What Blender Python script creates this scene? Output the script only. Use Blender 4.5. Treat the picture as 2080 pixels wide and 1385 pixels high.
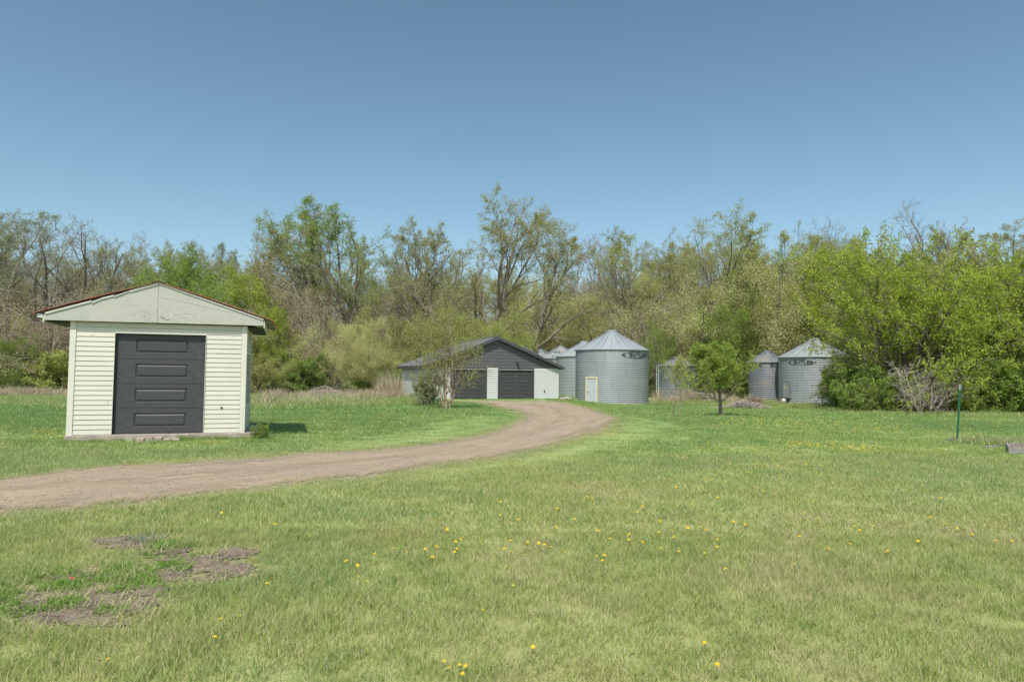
import bpy, math, random
import numpy as np
from mathutils import Vector, Matrix, Euler
R_ = math.radians
for o in list(bpy.data.objects): bpy.data.objects.remove(o)
sc = bpy.context.scene
COL = sc.collection
rng = np.random.default_rng(7)
random.seed(7)

# ------------------------------------------------------------------ camera, light
FPX = 1387.0; CAMH = 1.5
pitch = math.atan(69.5 / FPX); roll = 0.0100
Fv = np.array([0, math.cos(pitch), math.sin(pitch)])
U0 = np.array([0, -math.sin(pitch), math.cos(pitch)])
R0 = np.array([1.0, 0, 0])
Rv = R0 * math.cos(roll) + U0 * math.sin(roll)
Uv = U0 * math.cos(roll) - R0 * math.sin(roll)
CAM = np.array([0, 0, CAMH])
cd = bpy.data.cameras.new('camera'); cam = bpy.data.objects.new('camera', cd); COL.objects.link(cam)
cd.sensor_width = 36; cd.lens = FPX / 2080 * 36; cd.clip_start = 0.05; cd.clip_end = 6000
m = Matrix.Identity(4)
for i in range(3):
    m[i][0] = Rv[i]; m[i][1] = Uv[i]; m[i][2] = -Fv[i]; m[i][3] = CAM[i]
cam.matrix_world = m
sc.camera = cam

SUN_AZ = (-0.20, -0.98); SUN_EL = R_(57)
world = bpy.data.worlds.new('World'); sc.world = world; world.use_nodes = True
nt = world.node_tree; nt.nodes.clear()
sky = nt.nodes.new('ShaderNodeTexSky'); sky.sky_type = 'NISHITA'; sky.sun_disc = False
sky.sun_elevation = SUN_EL; sky.sun_rotation = math.atan2(SUN_AZ[0], SUN_AZ[1])
sky.altitude = 300; sky.air_density = 1.0; sky.dust_density = 1.6; sky.ozone_density = 1.0
bg = nt.nodes.new('ShaderNodeBackground'); bg.inputs['Strength'].default_value = 0.060
hs = nt.nodes.new('ShaderNodeHueSaturation'); hs.inputs['Saturation'].default_value = 0.92; hs.inputs['Hue'].default_value = 0.478
out = nt.nodes.new('ShaderNodeOutputWorld')
gm = nt.nodes.new('ShaderNodeGamma'); gm.inputs[1].default_value = 1.2
nt.links.new(sky.outputs[0], hs.inputs['Color']); nt.links.new(hs.outputs[0], gm.inputs[0]); nt.links.new(gm.outputs[0], bg.inputs['Color'])
nt.links.new(bg.outputs[0], out.inputs['Surface'])
sl = bpy.data.lights.new('sun', 'SUN'); so = bpy.data.objects.new('sun', sl); COL.objects.link(so)
sl.energy = 2.5; sl.angle = R_(0.55); sl.color = (1.0, 0.95, 0.87)
sd = Vector((SUN_AZ[0] * math.cos(SUN_EL), SUN_AZ[1] * math.cos(SUN_EL), math.sin(SUN_EL)))
so.rotation_euler = sd.to_track_quat('Z', 'Y').to_euler(); so.location = (0, -20, 30)
sc.view_settings.view_transform = 'Standard'; sc.view_settings.look = 'None'
sc.view_settings.exposure = 0.8; sc.view_settings.gamma = 1; sc.view_settings.use_curve_mapping = False
sc.render.engine = 'CYCLES'
sc.cycles.max_bounces = 6; sc.cycles.diffuse_bounces = 3; sc.cycles.transmission_bounces = 3; sc.cycles.transparent_max_bounces = 4

# ------------------------------------------------------------------ terrain + survey helpers
def sstep(a, b, x):
    t = np.clip((x - a) / (b - a), 0, 1); return t * t * (3 - 2 * t)
def T(x, y):
    x = np.asarray(x, float); y = np.asarray(y, float)
    s = sstep(17, 42, y)
    z = 0.02 - 0.15 * s
    z = z - 0.33 * s * sstep(3.2, 7.0, x)
    z = z - 0.2 * sstep(9, 20, -x) * sstep(24, 50, y)
    z = z - 0.25 * sstep(55, 75, y) * (1 - sstep(3.2, 7.0, x))
    z = z + 0.025 * np.sin(x * .55 + 1) * np.sin(y * .41) * sstep(4, 10, y) * (1 - sstep(2.5, 0, np.abs(y - 47)))
    return z
def ray(px, py):
    d = Fv + Rv * (px - 1040) / FPX - Uv * (py - 692.5) / FPX
    return d
def at(px, py, Y):
    d = ray(px, py); return CAM + d * (Y / d[1])
def ground(px, py, far=140):
    d = ray(px, py); t = 2.0
    last = t
    while t < far:
        p = CAM + d * t
        if p[2] < T(p[0], p[1]): break
        last = t; t += 0.25
    lo, hi = last, t
    for _ in range(18):
        mid = (lo + hi) / 2; p = CAM + d * mid
        if p[2] < T(p[0], p[1]): hi = mid
        else: lo = mid
    p = CAM + d * hi
    return np.array([p[0], p[1], float(T(p[0], p[1]))])
def plane_hit(px, py, A, n):
    d = ray(px, py); t = np.dot(A - CAM, n) / np.dot(d, n); return CAM + d * t

# ------------------------------------------------------------------ object helpers
def tag(o, label=None, cat=None, group=None, kind=None):
    if label: o['label'] = label
    if cat: o['category'] = cat
    if group: o['group'] = group
    if kind: o['kind'] = kind
    return o
def empty(name, loc=(0, 0, 0), rz=0):
    o = bpy.data.objects.new(name, None); COL.objects.link(o); o.location = loc; o.rotation_euler = (0, 0, rz)
    o.empty_display_size = 0.3
    return o
def link(name, me, parent=None, mat=None):
    o = bpy.data.objects.new(name, me); COL.objects.link(o)
    if parent is not None: o.parent = parent
    if mat is not None:
        if len(me.materials) == 0: me.materials.append(mat)
        elif me.materials[0] != mat:
            o.material_slots[0].link = 'OBJECT'; o.material_slots[0].material = mat
    return o
def copy_tree(o, parent=None):
    c = o.copy(); COL.objects.link(c)
    if parent is not None: c.parent = parent
    for ch in list(o.children): copy_tree(ch, c)
    return c
class MB:
    def __init__(s): s.v = []; s.f = []
    def add(s, vs, fs):
        b = len(s.v); s.v += [tuple(map(float, v)) for v in vs]; s.f += [tuple(b + i for i in f) for f in fs]; return s
    def box(s, x0, x1, y0, y1, z0, z1):
        return s.add([(x0, y0, z0), (x1, y0, z0), (x1, y1, z0), (x0, y1, z0), (x0, y0, z1), (x1, y0, z1), (x1, y1, z1), (x0, y1, z1)],
                     [(0, 3, 2, 1), (4, 5, 6, 7), (0, 1, 5, 4), (1, 2, 6, 5), (2, 3, 7, 6), (3, 0, 4, 7)])
    def prism(s, prof, a, b):
        """prof: list of 3-vectors (planar polygon) at offset a; swept by vector (b-a)"""
        n = len(prof); a = np.array(a, float); b = np.array(b, float)
        vs = [np.array(p, float) + a for p in prof] + [np.array(p, float) + b for p in prof]
        fs = [tuple(range(n))[::-1], tuple(range(n, 2 * n))] + [(i, (i + 1) % n, n + (i + 1) % n, n + i) for i in range(n)]
        return s.add(vs, fs)
    def tube(s, pts, rad, n=6, cap=True):
        pts = [np.array(p, float) for p in pts]; K = len(pts)
        rad = rad if hasattr(rad, '__len__') else [rad] * K
        vs = []; fs = []
        for k in range(K):
            t = pts[min(k + 1, K - 1)] - pts[max(k - 1, 0)]; t /= np.linalg.norm(t) + 1e-9
            ref = np.array([1, 0, 0.]) if abs(t[2]) > .8 else np.array([0, 0, 1.])
            u = np.cross(t, ref); u /= np.linalg.norm(u); w = np.cross(t, u)
            for i in range(n):
                a = 2 * math.pi * i / n; vs.append(pts[k] + rad[k] * (math.cos(a) * u + math.sin(a) * w))
        for k in range(K - 1):
            for i in range(n):
                fs.append((k * n + i, k * n + (i + 1) % n, (k + 1) * n + (i + 1) % n, (k + 1) * n + i))
        if cap: fs += [tuple(range(n))[::-1], tuple((K - 1) * n + i for i in range(n))]
        return s.add(vs, fs)
    def mesh(s, name, smooth=False, bev=0):
        me = bpy.data.meshes.new(name); me.from_pydata(s.v, [], s.f); me.validate()
        import bmesh
        bm = bmesh.new(); bm.from_mesh(me)
        bmesh.ops.recalc_face_normals(bm, faces=bm.faces)
        if bev: bmesh.ops.bevel(bm, geom=list(bm.edges), offset=bev, segments=1, affect='EDGES', profile=.5)
        bm.to_mesh(me); bm.free()
        if smooth: me.shade_smooth()
        return me
    def build(s, name, mat, parent=None, smooth=False, bev=0):
        return link(name, s.mesh(name, smooth, bev), parent, mat)
def np_mesh(name, V, Q, smooth=False, attr=None, mat=None):
    """V (n,3), Q (m,k) faces"""
    me = bpy.data.meshes.new(name); V = np.ascontiguousarray(V, np.float32); Q = np.ascontiguousarray(Q, np.int32)
    me.vertices.add(len(V)); me.vertices.foreach_set('co', V.ravel())
    me.loops.add(Q.size); me.loops.foreach_set('vertex_index', Q.ravel())
    me.polygons.add(len(Q)); me.polygons.foreach_set('loop_start', np.arange(len(Q), dtype=np.int32) * Q.shape[1])
    me.update(calc_edges=True)
    if smooth: me.polygons.foreach_set('use_smooth', np.ones(len(Q), bool))
    if attr is not None:
        for k, a in attr.items():
            at_ = me.attributes.new(k, 'FLOAT', 'POINT'); at_.data.foreach_set('value', np.ascontiguousarray(a, np.float32))
    if mat: me.materials.append(mat)
    return me

# ------------------------------------------------------------------ materials
def newmat(name, rough=0.8, spec=0.3, metal=0.0):
    mt = bpy.data.materials.new(name); mt.use_nodes = True; n = mt.node_tree
    b = n.nodes['Principled BSDF']; b.inputs['Roughness'].default_value = rough
    b.inputs['Specular IOR Level'].default_value = spec; b.inputs['Metallic'].default_value = metal
    return mt, n, b
def noise(n, scale, detail=4, rough=.6, coord=None, mapping=None, loc=None):
    tx = n.nodes.new('ShaderNodeTexNoise'); tx.inputs['Scale'].default_value = scale
    tx.inputs['Detail'].default_value = detail; tx.inputs['Roughness'].default_value = rough
    if coord is None:
        g = n.nodes.new('ShaderNodeNewGeometry'); coord = g.outputs['Position']
    if mapping is not None or loc is not None:
        mp = n.nodes.new('ShaderNodeMapping')
        if mapping is not None: mp.inputs['Scale'].default_value = mapping
        if loc is not None: mp.inputs['Location'].default_value = loc
        n.links.new(coord, mp.inputs['Vector']); coord = mp.outputs[0]
    n.links.new(coord, tx.inputs['Vector'])
    return tx.outputs['Fac']
def ramp(n, fac, stops):
    r = n.nodes.new('ShaderNodeValToRGB'); el = r.color_ramp.elements
    while len(el) > 1: el.remove(el[-1])
    el[0].position = stops[0][0]; el[0].color = (*stops[0][1], 1)
    for p, c in stops[1:]:
        e = el.new(p); e.color = (*c, 1)
    n.links.new(fac, r.inputs[0]); return r.outputs[0]
def mix(n, f, a, b, mode='MIX'):
    mx = n.nodes.new('ShaderNodeMix'); mx.data_type = 'RGBA'; mx.blend_type = mode
    for s, val in ((0, f), (6, a), (7, b)):
        if isinstance(val, (int, float)): mx.inputs[s].default_value = val
        elif isinstance(val, tuple): mx.inputs[s].default_value = (*val, 1)
        else: n.links.new(val, mx.inputs[s])
    return mx.outputs[2]
def val_ramp(n, fac, lo, hi, a=0.0, b=1.0):
    mr = n.nodes.new('ShaderNodeMapRange'); mr.inputs['From Min'].default_value = lo; mr.inputs['From Max'].default_value = hi
    mr.inputs['To Min'].default_value = a; mr.inputs['To Max'].default_value = b
    n.links.new(fac, mr.inputs['Value']); return mr.outputs[0]
def bump(n, b, h, strength=.3, dist=.02):
    bp = n.nodes.new('ShaderNodeBump'); bp.inputs['Strength'].default_value = strength; bp.inputs['Distance'].default_value = dist
    n.links.new(h, bp.inputs['Height']); n.links.new(bp.outputs[0], b.inputs['Normal'])
def objcoord(n):
    return n.nodes.new('ShaderNodeTexCoord').outputs['Object']
def simple(name, c1, c2, scale=3, rough=.8, spec=.3, metal=0, stretch=None, bmp=0, bdist=.01, lo=.35, hi=.65, objsp=True):
    mt, n, b = newmat(name, rough, spec, metal)
    co = objcoord(n) if objsp else None
    f = noise(n, scale, 5, .6, co, stretch)
    c = ramp(n, f, [(lo, c1), (hi, c2)])
    n.links.new(c, b.inputs['Base Color'])
    if bmp: bump(n, b, f, bmp, bdist)
    return mt
M = {}
# siding with faint grime
def siding(name, base, dirt, amount=.25):
    mt, n, b = newmat(name, .55, .35)
    co = objcoord(n)
    f = noise(n, 1.3, 6, .7, None, (1, 1, .6))
    f2 = noise(n, 14, 4, .6, None, (.4, .4, 3))
    c = mix(n, val_ramp(n, f, .45, .75, 0, amount), base, dirt)
    c = mix(n, val_ramp(n, f2, .55, .8, 0, amount * .7), c, dirt)
    info = n.nodes.new('ShaderNodeObjectInfo')
    c = mix(n, val_ramp(n, info.outputs['Random'], 0, 1, 0, .12), c, tuple(v * .82 for v in base))
    n.links.new(c, b.inputs['Base Color'])
    return mt
M['shed_siding'] = siding('shed_siding', (.675, .65, .55), (.42, .42, .33), .3)
M['shed_trim'] = simple('shed_trim', (.67, .65, .56), (.72, .70, .61), 4, .5)
M['white_siding'] = siding('white_siding', (.62, .622, .60), (.5, .49, .44), .25)
M['dark_siding'] = siding('dark_siding', (.105, .105, .108), (.15, .15, .145), .4)
M['white_trim'] = simple('white_trim', (.64, .65, .58), (.58, .59, .52), 5, .5)
M['slate_paint'] = simple('slate_paint', (.06, .062, .068), (.09, .092, .098), 6, .45)
M['garage_slab'] = simple('garage_slab', (.34, .30, .25), (.45, .4, .34), 4, .9, bmp=.2)
M['interior'] = simple('interior', (.05, .05, .05), (.07, .07, .065), 3, .9)
# door: embossed wood grain
mt, n, b = newmat('door_paint', .5, .4)
f = noise(n, 10, 6, .75, objcoord(n), (.5, 1, 7))
n.links.new(ramp(n, f, [(.32, (.036, .037, .039)), (.68, (.092, .094, .097))]), b.inputs['Base Color'])
bump(n, b, f, .5, .006); M['door_paint'] = mt
# garage roof: fine asphalt
mt, n, b = newmat('roof_shingle', .9, .2)
f = noise(n, 12, 5, .7, objcoord(n), (1, .5, 3)); f2 = noise(n, 60, 2, .5, objcoord(n))
c = mix(n, f2, ramp(n, f, [(.3, (.13, .135, .145)), (.7, (.22, .225, .235))]), (.16, .165, .175))
n.links.new(c, b.inputs['Base Color']); bump(n, b, f2, .6, .01); M['roof_shingle'] = mt
# rusty red roof
mt, n, b = newmat('red_metal', .6, .3)
f = noise(n, 5, 7, .75, objcoord(n))
n.links.new(ramp(n, f, [(.3, (.55, .14, .08)), (.5, (.46, .13, .08)), (.62, (.52, .24, .17)), (.72, (.5, .4, .34))]), b.inputs['Base Color']); M['red_metal'] = mt
# flaking paint board
def peeling(name, seed):
    mt, n, b = newmat(name, .7, .25)
    co = objcoord(n)
    f = noise(n, 2.2, 8, .72, co, (1, 1, 3.5), (seed, 0, 0)); g = noise(n, 1.2, 4, .6, co, (1, 1, 1.2), (0, seed, 2))
    tex = n.nodes.new('ShaderNodeTexNoise'); tex.inputs['Scale'].default_value = 11; tex.inputs['Detail'].default_value = 6; tex.inputs['Roughness'].default_value = .7
    mp = n.nodes.new('ShaderNodeMapping'); mp.inputs['Scale'].default_value = (1, 1, 4.5); n.links.new(co, mp.inputs['Vector']); n.links.new(mp.outputs[0], tex.inputs['Vector'])
    sep = n.nodes.new('ShaderNodeSeparateXYZ'); n.links.new(co, sep.inputs[0])
    base = ramp(n, f, [(.3, (.43, .433, .38)), (.55, (.50, .503, .44)), (.8, (.37, .37, .32))])
    base = mix(n, val_ramp(n, g, .5, .72, 0, .4), base, (.33, .345, .31))
    # chips low on the board near its middle
    mx = n.nodes.new('ShaderNodeMath'); mx.operation = 'SUBTRACT'; n.links.new(sep.outputs[0], mx.inputs[0]); mx.inputs[1].default_value = 1.72
    ab = n.nodes.new('ShaderNodeMath'); ab.operation = 'ABSOLUTE'; n.links.new(mx.outputs[0], ab.inputs[0])
    wx = val_ramp(n, ab.outputs[0], .3, 1.2, .095, 0)
    wz = val_ramp(n, sep.outputs[2], 2.55, 2.8, .05, -.06)
    s1 = n.nodes.new('ShaderNodeMath'); s1.operation = 'ADD'; n.links.new(wx, s1.inputs[0]); n.links.new(wz, s1.inputs[1])
    s2 = n.nodes.new('ShaderNodeMath'); s2.operation = 'ADD'; n.links.new(s1.outputs[0], s2.inputs[0]); n.links.new(tex.outputs['Fac'], s2.inputs[1])
    chip = val_ramp(n, s2.outputs[0], .715, .74)
    c = mix(n, chip, base, (.16, .14, .12)); n.links.new(c, b.inputs['Base Color'])
    bump(n, b, chip, -.5, .004)
    return mt
M['gable_board'] = peeling('gable_board_paint', 3.1)
M['concrete'] = simple('concrete', (.30, .25, .21), (.44, .38, .33), 5, .95, bmp=.4, bdist=.02)
M['old_wood'] = simple('old_wood', (.2, .19, .18), (.36, .34, .32), 8, .9, stretch=(1, 6, 6), bmp=.4)
M['green_paint'] = simple('green_post_paint', (.03, .13, .075), (.045, .17, .10), 6, .5)
M['grey_cap'] = simple('post_cap', (.3, .36, .34), (.38, .42, .4), 6, .6)
M['cream_wood'] = simple('cream_wood', (.62, .56, .36), (.7, .64, .46), 6, .7)
M['pale_door'] = simple('pale_door', (.44, .47, .51), (.5, .53, .56), 3, .5)
M['dark_metal'] = simple('dark_metal', (.03, .03, .03), (.06, .06, .06), 8, .5)
M['print'] = simple('faded_print', (.03, .035, .04), (.09, .10, .11), 25, .8, lo=.4, hi=.65)
M['yellow_sticker'] = simple('yellow_sticker', (.55, .42, .12), (.65, .5, .2), 9, .7)
M['white_paint'] = simple('white_paint', (.75, .75, .72), (.65, .65, .6), 6, .5)
M['dirt_stone'] = simple('track_stone', (.28, .235, .19), (.46, .39, .31), 20, .95)
M['rock'] = simple('rock', (.3, .25, .22), (.5, .44, .38), 9, .95, bmp=.5)
# galvanised steel
def galv(name, a, b2, rust=0.0, metal=.12):
    mt, n, b = newmat(name, .5, .5, metal)
    f = noise(n, 1.0, 5, .6, None, (1, 1, .35)); f2 = noise(n, 40, 3, .6)
    info = n.nodes.new('ShaderNodeObjectInfo')
    c = ramp(n, f, [(.3, a), (.7, b2)])
    c = mix(n, val_ramp(n, f2, .3, .7, 0, .25), c, tuple(v * .8 for v in a))
    c = mix(n, val_ramp(n, info.outputs['Random'], 0, 1, 0, .3), c, tuple(v * .78 for v in a))
    if rust:
        f3 = noise(n, .8, 6, .7, None, (1, 1, 1), (5, 2, 0))
        c = mix(n, val_ramp(n, f3, .5, .62, 0, rust), c, (.42, .31, .22))
    n.links.new(c, b.inputs['Base Color']); return mt
M['galv'] = galv('galvanised_wall', (.285, .31, .325), (.355, .38, .39))
M['galv_roof'] = galv('galvanised_roof', (.32, .36, .365), (.39, .425, .425))
M['galv_roof_old'] = galv('galvanised_roof_old', (.33, .37, .38), (.40, .43, .43), .6)
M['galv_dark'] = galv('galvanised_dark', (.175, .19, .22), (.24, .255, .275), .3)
# bark
def bark(name, a, b2, sc_=9):
    mt, n, b = newmat(name, .95, .1)
    f = noise(n, sc_, 5, .7, objcoord(n), (1, 1, .3))
    n.links.new(ramp(n, f, [(.3, a), (.7, b2)]), b.inputs['Base Color']); bump(n, b, f, .6, .03); return mt
M['bark'] = bark('bark_grey', (.17, .14, .115), (.30, .255, .21))
M['bark_dark'] = bark('bark_dark', (.075, .06, .05), (.16, .13, .11))
M['bark_brown'] = bark('bark_brown', (.17, .115, .08), (.27, .19, .14))
M['twig'] = bark('twig_grey', (.22, .185, .155), (.33, .285, .245), 2)
M['twig_red'] = bark('twig_reddish', (.26, .185, .16), (.36, .27, .24), 2)
M['twig_pale'] = bark('twig_pale', (.36, .30, .26), (.48, .42, .37), 2)
mt, n, b = newmat('bark_birch', .9, .1)
f = noise(n, 7, 6, .75, objcoord(n), (1, 1, 1.6))
n.links.new(ramp(n, f, [(.44, (.26, .17, .12)), (.54, (.40, .28, .2)), (.58, (.6, .55, .48)), (.8, (.66, .62, .56))]), b.inputs['Base Color'])
bump(n, b, f, .8, .02); M['bark_birch'] = mt
# leaves
def leafmat(name, a, b2, dead=None, trans=.5):
    mt = bpy.data.materials.new(name); mt.use_nodes = True; n = mt.node_tree; n.nodes.clear()
    o = n.nodes.new('ShaderNodeOutputMaterial')
    at_ = n.nodes.new('ShaderNodeAttribute'); at_.attribute_name = 'c'
    f = noise(n, .5, 3, .6)
    add = n.nodes.new('ShaderNodeMath'); add.operation = 'ADD'; n.links.new(at_.outputs['Fac'], add.inputs[0]); n.links.new(f, add.inputs[1])
    st = [(.45, a), (1.15, b2)]
    hv = n.nodes.new('ShaderNodeMath'); hv.operation = 'MULTIPLY'; hv.inputs[1].default_value = .5; n.links.new(add.outputs[0], hv.inputs[0])
    c = ramp(n, hv.outputs[0], [(.22, a), (.75, b2)])
    if dead:
        c = mix(n, val_ramp(n, at_.outputs['Fac'], .8, .84), c, dead)
    d = n.nodes.new('ShaderNodeBsdfPrincipled'); d.inputs['Roughness'].default_value = .65; d.inputs['Specular IOR Level'].default_value = .2
    t = n.nodes.new('ShaderNodeBsdfTranslucent'); ms = n.nodes.new('ShaderNodeMixShader'); ms.inputs[0].default_value = trans
    n.links.new(c, d.inputs['Base Color']); n.links.new(c, t.inputs['Color'])
    n.links.new(d.outputs[0], ms.inputs[1]); n.links.new(t.outputs[0], ms.inputs[2]); n.links.new(ms.outputs[0], o.inputs['Surface'])
    return mt
L = {}
L['bright'] = leafmat('leaf_bright_green', (.28, .37, .045), (.50, .58, .10))
L['lawn'] = leafmat('leaf_lawn_tree', (.26, .35, .06), (.42, .50, .12))
L['green'] = leafmat('leaf_mid_green', (.22, .32, .06), (.38, .48, .12))
L['deep'] = leafmat('leaf_deep_green', (.18, .26, .06), (.31, .40, .11))
L['olive'] = leafmat('leaf_olive', (.36, .37, .125), (.51, .51, .21))
L['pale'] = leafmat('leaf_pale_willow', (.55, .54, .22), (.70, .69, .33))
L['yellow'] = leafmat('leaf_yellow_green', (.38, .42, .11), (.54, .57, .19))
L['brown'] = leafmat('leaf_budding_brown', (.42, .33, .20), (.54, .44, .28))
L['silver'] = leafmat('leaf_silvery_green', (.31, .345, .19), (.46, .49, .30))

# lawn colours shared by blades and ground
def lawn_colour(n, blade=False):
    g = n.nodes.new('ShaderNodeNewGeometry'); pos = g.outputs['Position']
    sep = n.nodes.new('ShaderNodeSeparateXYZ'); n.links.new(pos, sep.inputs[0])
    big = noise(n, .16, 4, .6, pos, (1, 1, 0)); mid = noise(n, .8, 5, .65, pos, (1, 1, 0), (7, 3, 0)); fine = noise(n, 5, 4, .7, pos, (1, 1, 0), (1, 9, 0))
    lush = (.185, .305, .098); straw = (.445, .45, .20); yel = (.355, .425, .12)
    # near lawn is strawy, far and left lawn lusher
    fy = val_ramp(n, sep.outputs[1], 4, 22, .78, .26)
    fx = val_ramp(n, sep.outputs[0], -12, 4, -.2, .08)
    s = n.nodes.new('ShaderNodeMath'); s.operation = 'ADD'; n.links.new(fy, s.inputs[0]); n.links.new(fx, s.inputs[1])
    bb = val_ramp(n, big, .3, .7, -.3, .3); mm = val_ramp(n, mid, .3, .7, -.22, .22); ff = val_ramp(n, fine, .3, .7, -.12, .12)
    tot = s.outputs[0]
    for q in (bb, mm, ff):
        a_ = n.nodes.new('ShaderNodeMath'); a_.operation = 'ADD'; n.links.new(tot, a_.inputs[0]); n.links.new(q, a_.inputs[1]); tot = a_.outputs[0]
    c = ramp(n, tot, [(0.0, lush), (.45, (.265, .38, .12)), (.75, yel), (1.0, straw), ])
    rst = noise(n, .55, 5, .7, pos, (1, 1, 0), (31, 5, 0)); c = mix(n, val_ramp(n, rst, .56, .74, 0, .45), c, (.52, .42, .17))
    return c, tot, sep
mt, n, b = newmat('lawn_ground', .95, .1)
c, tot, sep = lawn_colour(n)
f3 = noise(n, 22, 4, .7, None, (1, 1, 0))
c = mix(n, val_ramp(n, f3, .35, .7, 0, .35), c, (.28, .34, .11))
# near the lens the ground between the blades is thatch and soil
near = val_ramp(n, sep.outputs[1], 5, 26, .75, 0)
c = mix(n, near, c, (.36, .37, .16))
aw = n.nodes.new('ShaderNodeAttribute'); aw.attribute_name = 'worn'; nf = noise(n, 3.5, 5, .7, None, (1, 1, 0))
wa = n.nodes.new('ShaderNodeMath'); wa.operation = 'ADD'; n.links.new(aw.outputs['Fac'], wa.inputs[0]); n.links.new(nf, wa.inputs[1])
c = mix(n, val_ramp(n, wa.outputs[0], .62, 1.0, 0, .9), c, (.27, .27, .11)); c = mix(n, val_ramp(n, wa.outputs[0], 1.15, 1.4, 0, .8), c, (.34, .28, .2))
n.links.new(c, b.inputs['Base Color']); bump(n, b, f3, .5, .04); M['lawn'] = mt
mt = bpy.data.materials.new('grass_blade'); mt.use_nodes = True; n = mt.node_tree; n.nodes.clear()
o_ = n.nodes.new('ShaderNodeOutputMaterial'); c, tot, sep = lawn_colour(n)
a_ = n.nodes.new('ShaderNodeAttribute'); a_.attribute_name = 'c'
c = mix(n, val_ramp(n, a_.outputs['Fac'], 0, .8, .3, 0), c, (.2, .32, .07))
c = mix(n, val_ramp(n, a_.outputs['Fac'], .80, .82, 0, .8), c, (.66, .58, .36))
d = n.nodes.new('ShaderNodeBsdfPrincipled'); d.inputs['Roughness'].default_value = .6; d.inputs['Specular IOR Level'].default_value = .25
t = n.nodes.new('ShaderNodeBsdfTranslucent'); ms = n.nodes.new('ShaderNodeMixShader'); ms.inputs[0].default_value = .35
n.links.new(c, d.inputs['Base Color']); n.links.new(c, t.inputs['Color']); n.links.new(d.outputs[0], ms.inputs[1]); n.links.new(t.outputs[0], ms.inputs[2]); n.links.new(ms.outputs[0], o_.inputs['Surface'])
M['blade'] = mt
M['weed'] = leafmat('weed_leaf', (.20, .34, .06), (.32, .48, .11))
M['drygrass'] = leafmat('dry_grass_blade', (.40, .33, .22), (.56, .48, .34), trans=.2)
M['roughgrass'] = leafmat('rough_grass_blade', (.26, .37, .10), (.42, .50, .17), dead=(.6, .53, .35), trans=.4)
M['sage'] = leafmat('sage_leaf', (.30, .36, .22), (.42, .47, .31))
mt, n, b = newmat('dirt_track', .97, .1)
au = n.nodes.new('ShaderNodeAttribute'); au.attribute_name = 'u'; av = n.nodes.new('ShaderNodeAttribute'); av.attribute_name = 'v'
cx = n.nodes.new('ShaderNodeCombineXYZ'); n.links.new(au.outputs['Fac'], cx.inputs[0]); n.links.new(av.outputs['Fac'], cx.inputs[1])
st1 = noise(n, 1.0, 6, .7, cx.outputs[0], (16, .55, 1)); st2 = noise(n, 1.0, 5, .75, cx.outputs[0], (55, 2.2, 1)); st3 = noise(n, 1.0, 4, .6, cx.outputs[0], (4, .25, 1), (9, 2, 0))
f = noise(n, 1.1, 6, .65, None, (1, 1, 0)); f2 = noise(n, 18, 5, .75, None, (1, 1, 0)); f4 = noise(n, 3.2, 5, .7, None, (.25, 1, 0), (3, 3, 0))
c = ramp(n, f, [(.3, (.27, .195, .125)), (.55, (.335, .255, .17)), (.75, (.40, .31, .21))])
c = mix(n, val_ramp(n, st3, .42, .58, 0, .7), c, (.20, .16, .12))
c = mix(n, val_ramp(n, st1, .47, .62, 0, .75), c, (.47, .38, .265))
c = mix(n, val_ramp(n, st2, .55, .72, 0, .75), c, (.20, .165, .125))
c = mix(n, val_ramp(n, f2, .42, .68, 0, .55), c, (.54, .44, .31))
rut = n.nodes.new('ShaderNodeValToRGB'); n.links.new(au.outputs['Fac'], rut.inputs[0]); el = rut.color_ramp.elements
el[0].position = 0; el[0].color = (0, 0, 0, 1); el[1].position = 1; el[1].color = (0, 0, 0, 1)
for p_, v_ in ((.14, 0), (.24, 1), (.34, .9), (.44, .1), (.58, .1), (.68, .9), (.78, 1), (.88, 0)):
    e_ = el.new(p_); e_.color = (v_, v_, v_, 1)
rm_ = n.nodes.new('ShaderNodeMath'); rm_.operation = 'MULTIPLY'; n.links.new(rut.outputs[0], rm_.inputs[0]); n.links.new(val_ramp(n, st3, .3, .6, .25, .75), rm_.inputs[1])
c = mix(n, rm_.outputs[0], c, (.40, .325, .235))
edge = n.nodes.new('ShaderNodeValToRGB'); n.links.new(au.outputs['Fac'], edge.inputs[0]); el = edge.color_ramp.elements
el[0].position = 0; el[0].color = (1, 1, 1, 1); el[1].position = 1; el[1].color = (1, 1, 1, 1)
for p_, v_ in ((.07, .25), (.13, 0), (.46, .0), (.5, .35), (.54, 0), (.87, 0), (.93, .25)):
    e_ = el.new(p_); e_.color = (v_, v_, v_, 1)
em_ = n.nodes.new('ShaderNodeMath'); em_.operation = 'MULTIPLY'; n.links.new(edge.outputs[0], em_.inputs[0]); n.links.new(val_ramp(n, f2, .4, .6, .1, .9), em_.inputs[1])
c = mix(n, em_.outputs[0], c, (.25, .25, .11))
c = mix(n, val_ramp(n, f4, .52, .72, 0, .3), c, (.22, .185, .145))
f5 = noise(n, 60, 3, .7, None, (1, 1, 0)); c = mix(n, val_ramp(n, f5, .5, .75, 0, .5), c, (.2, .165, .13))
n.links.new(c, b.inputs['Base Color']); bump(n, b, f2, .7, .03); M['dirt'] = mt
mt, n, b = newmat('bare_soil', .97, .1)
f = noise(n, 6, 6, .7, None, (1, 1, 0)); f2 = noise(n, 40, 4, .75, None, (1, 1, 0))
c = ramp(n, f, [(.38, (.13, .10, .08)), (.52, (.25, .19, .145)), (.70, (.40, .32, .23))])
c = mix(n, val_ramp(n, f2, .48, .68, 0, .7), c, (.48, .42, .31))
n.links.new(c, b.inputs['Base Color']); bump(n, b, f2, .9, .03); M['soil'] = mt
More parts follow.
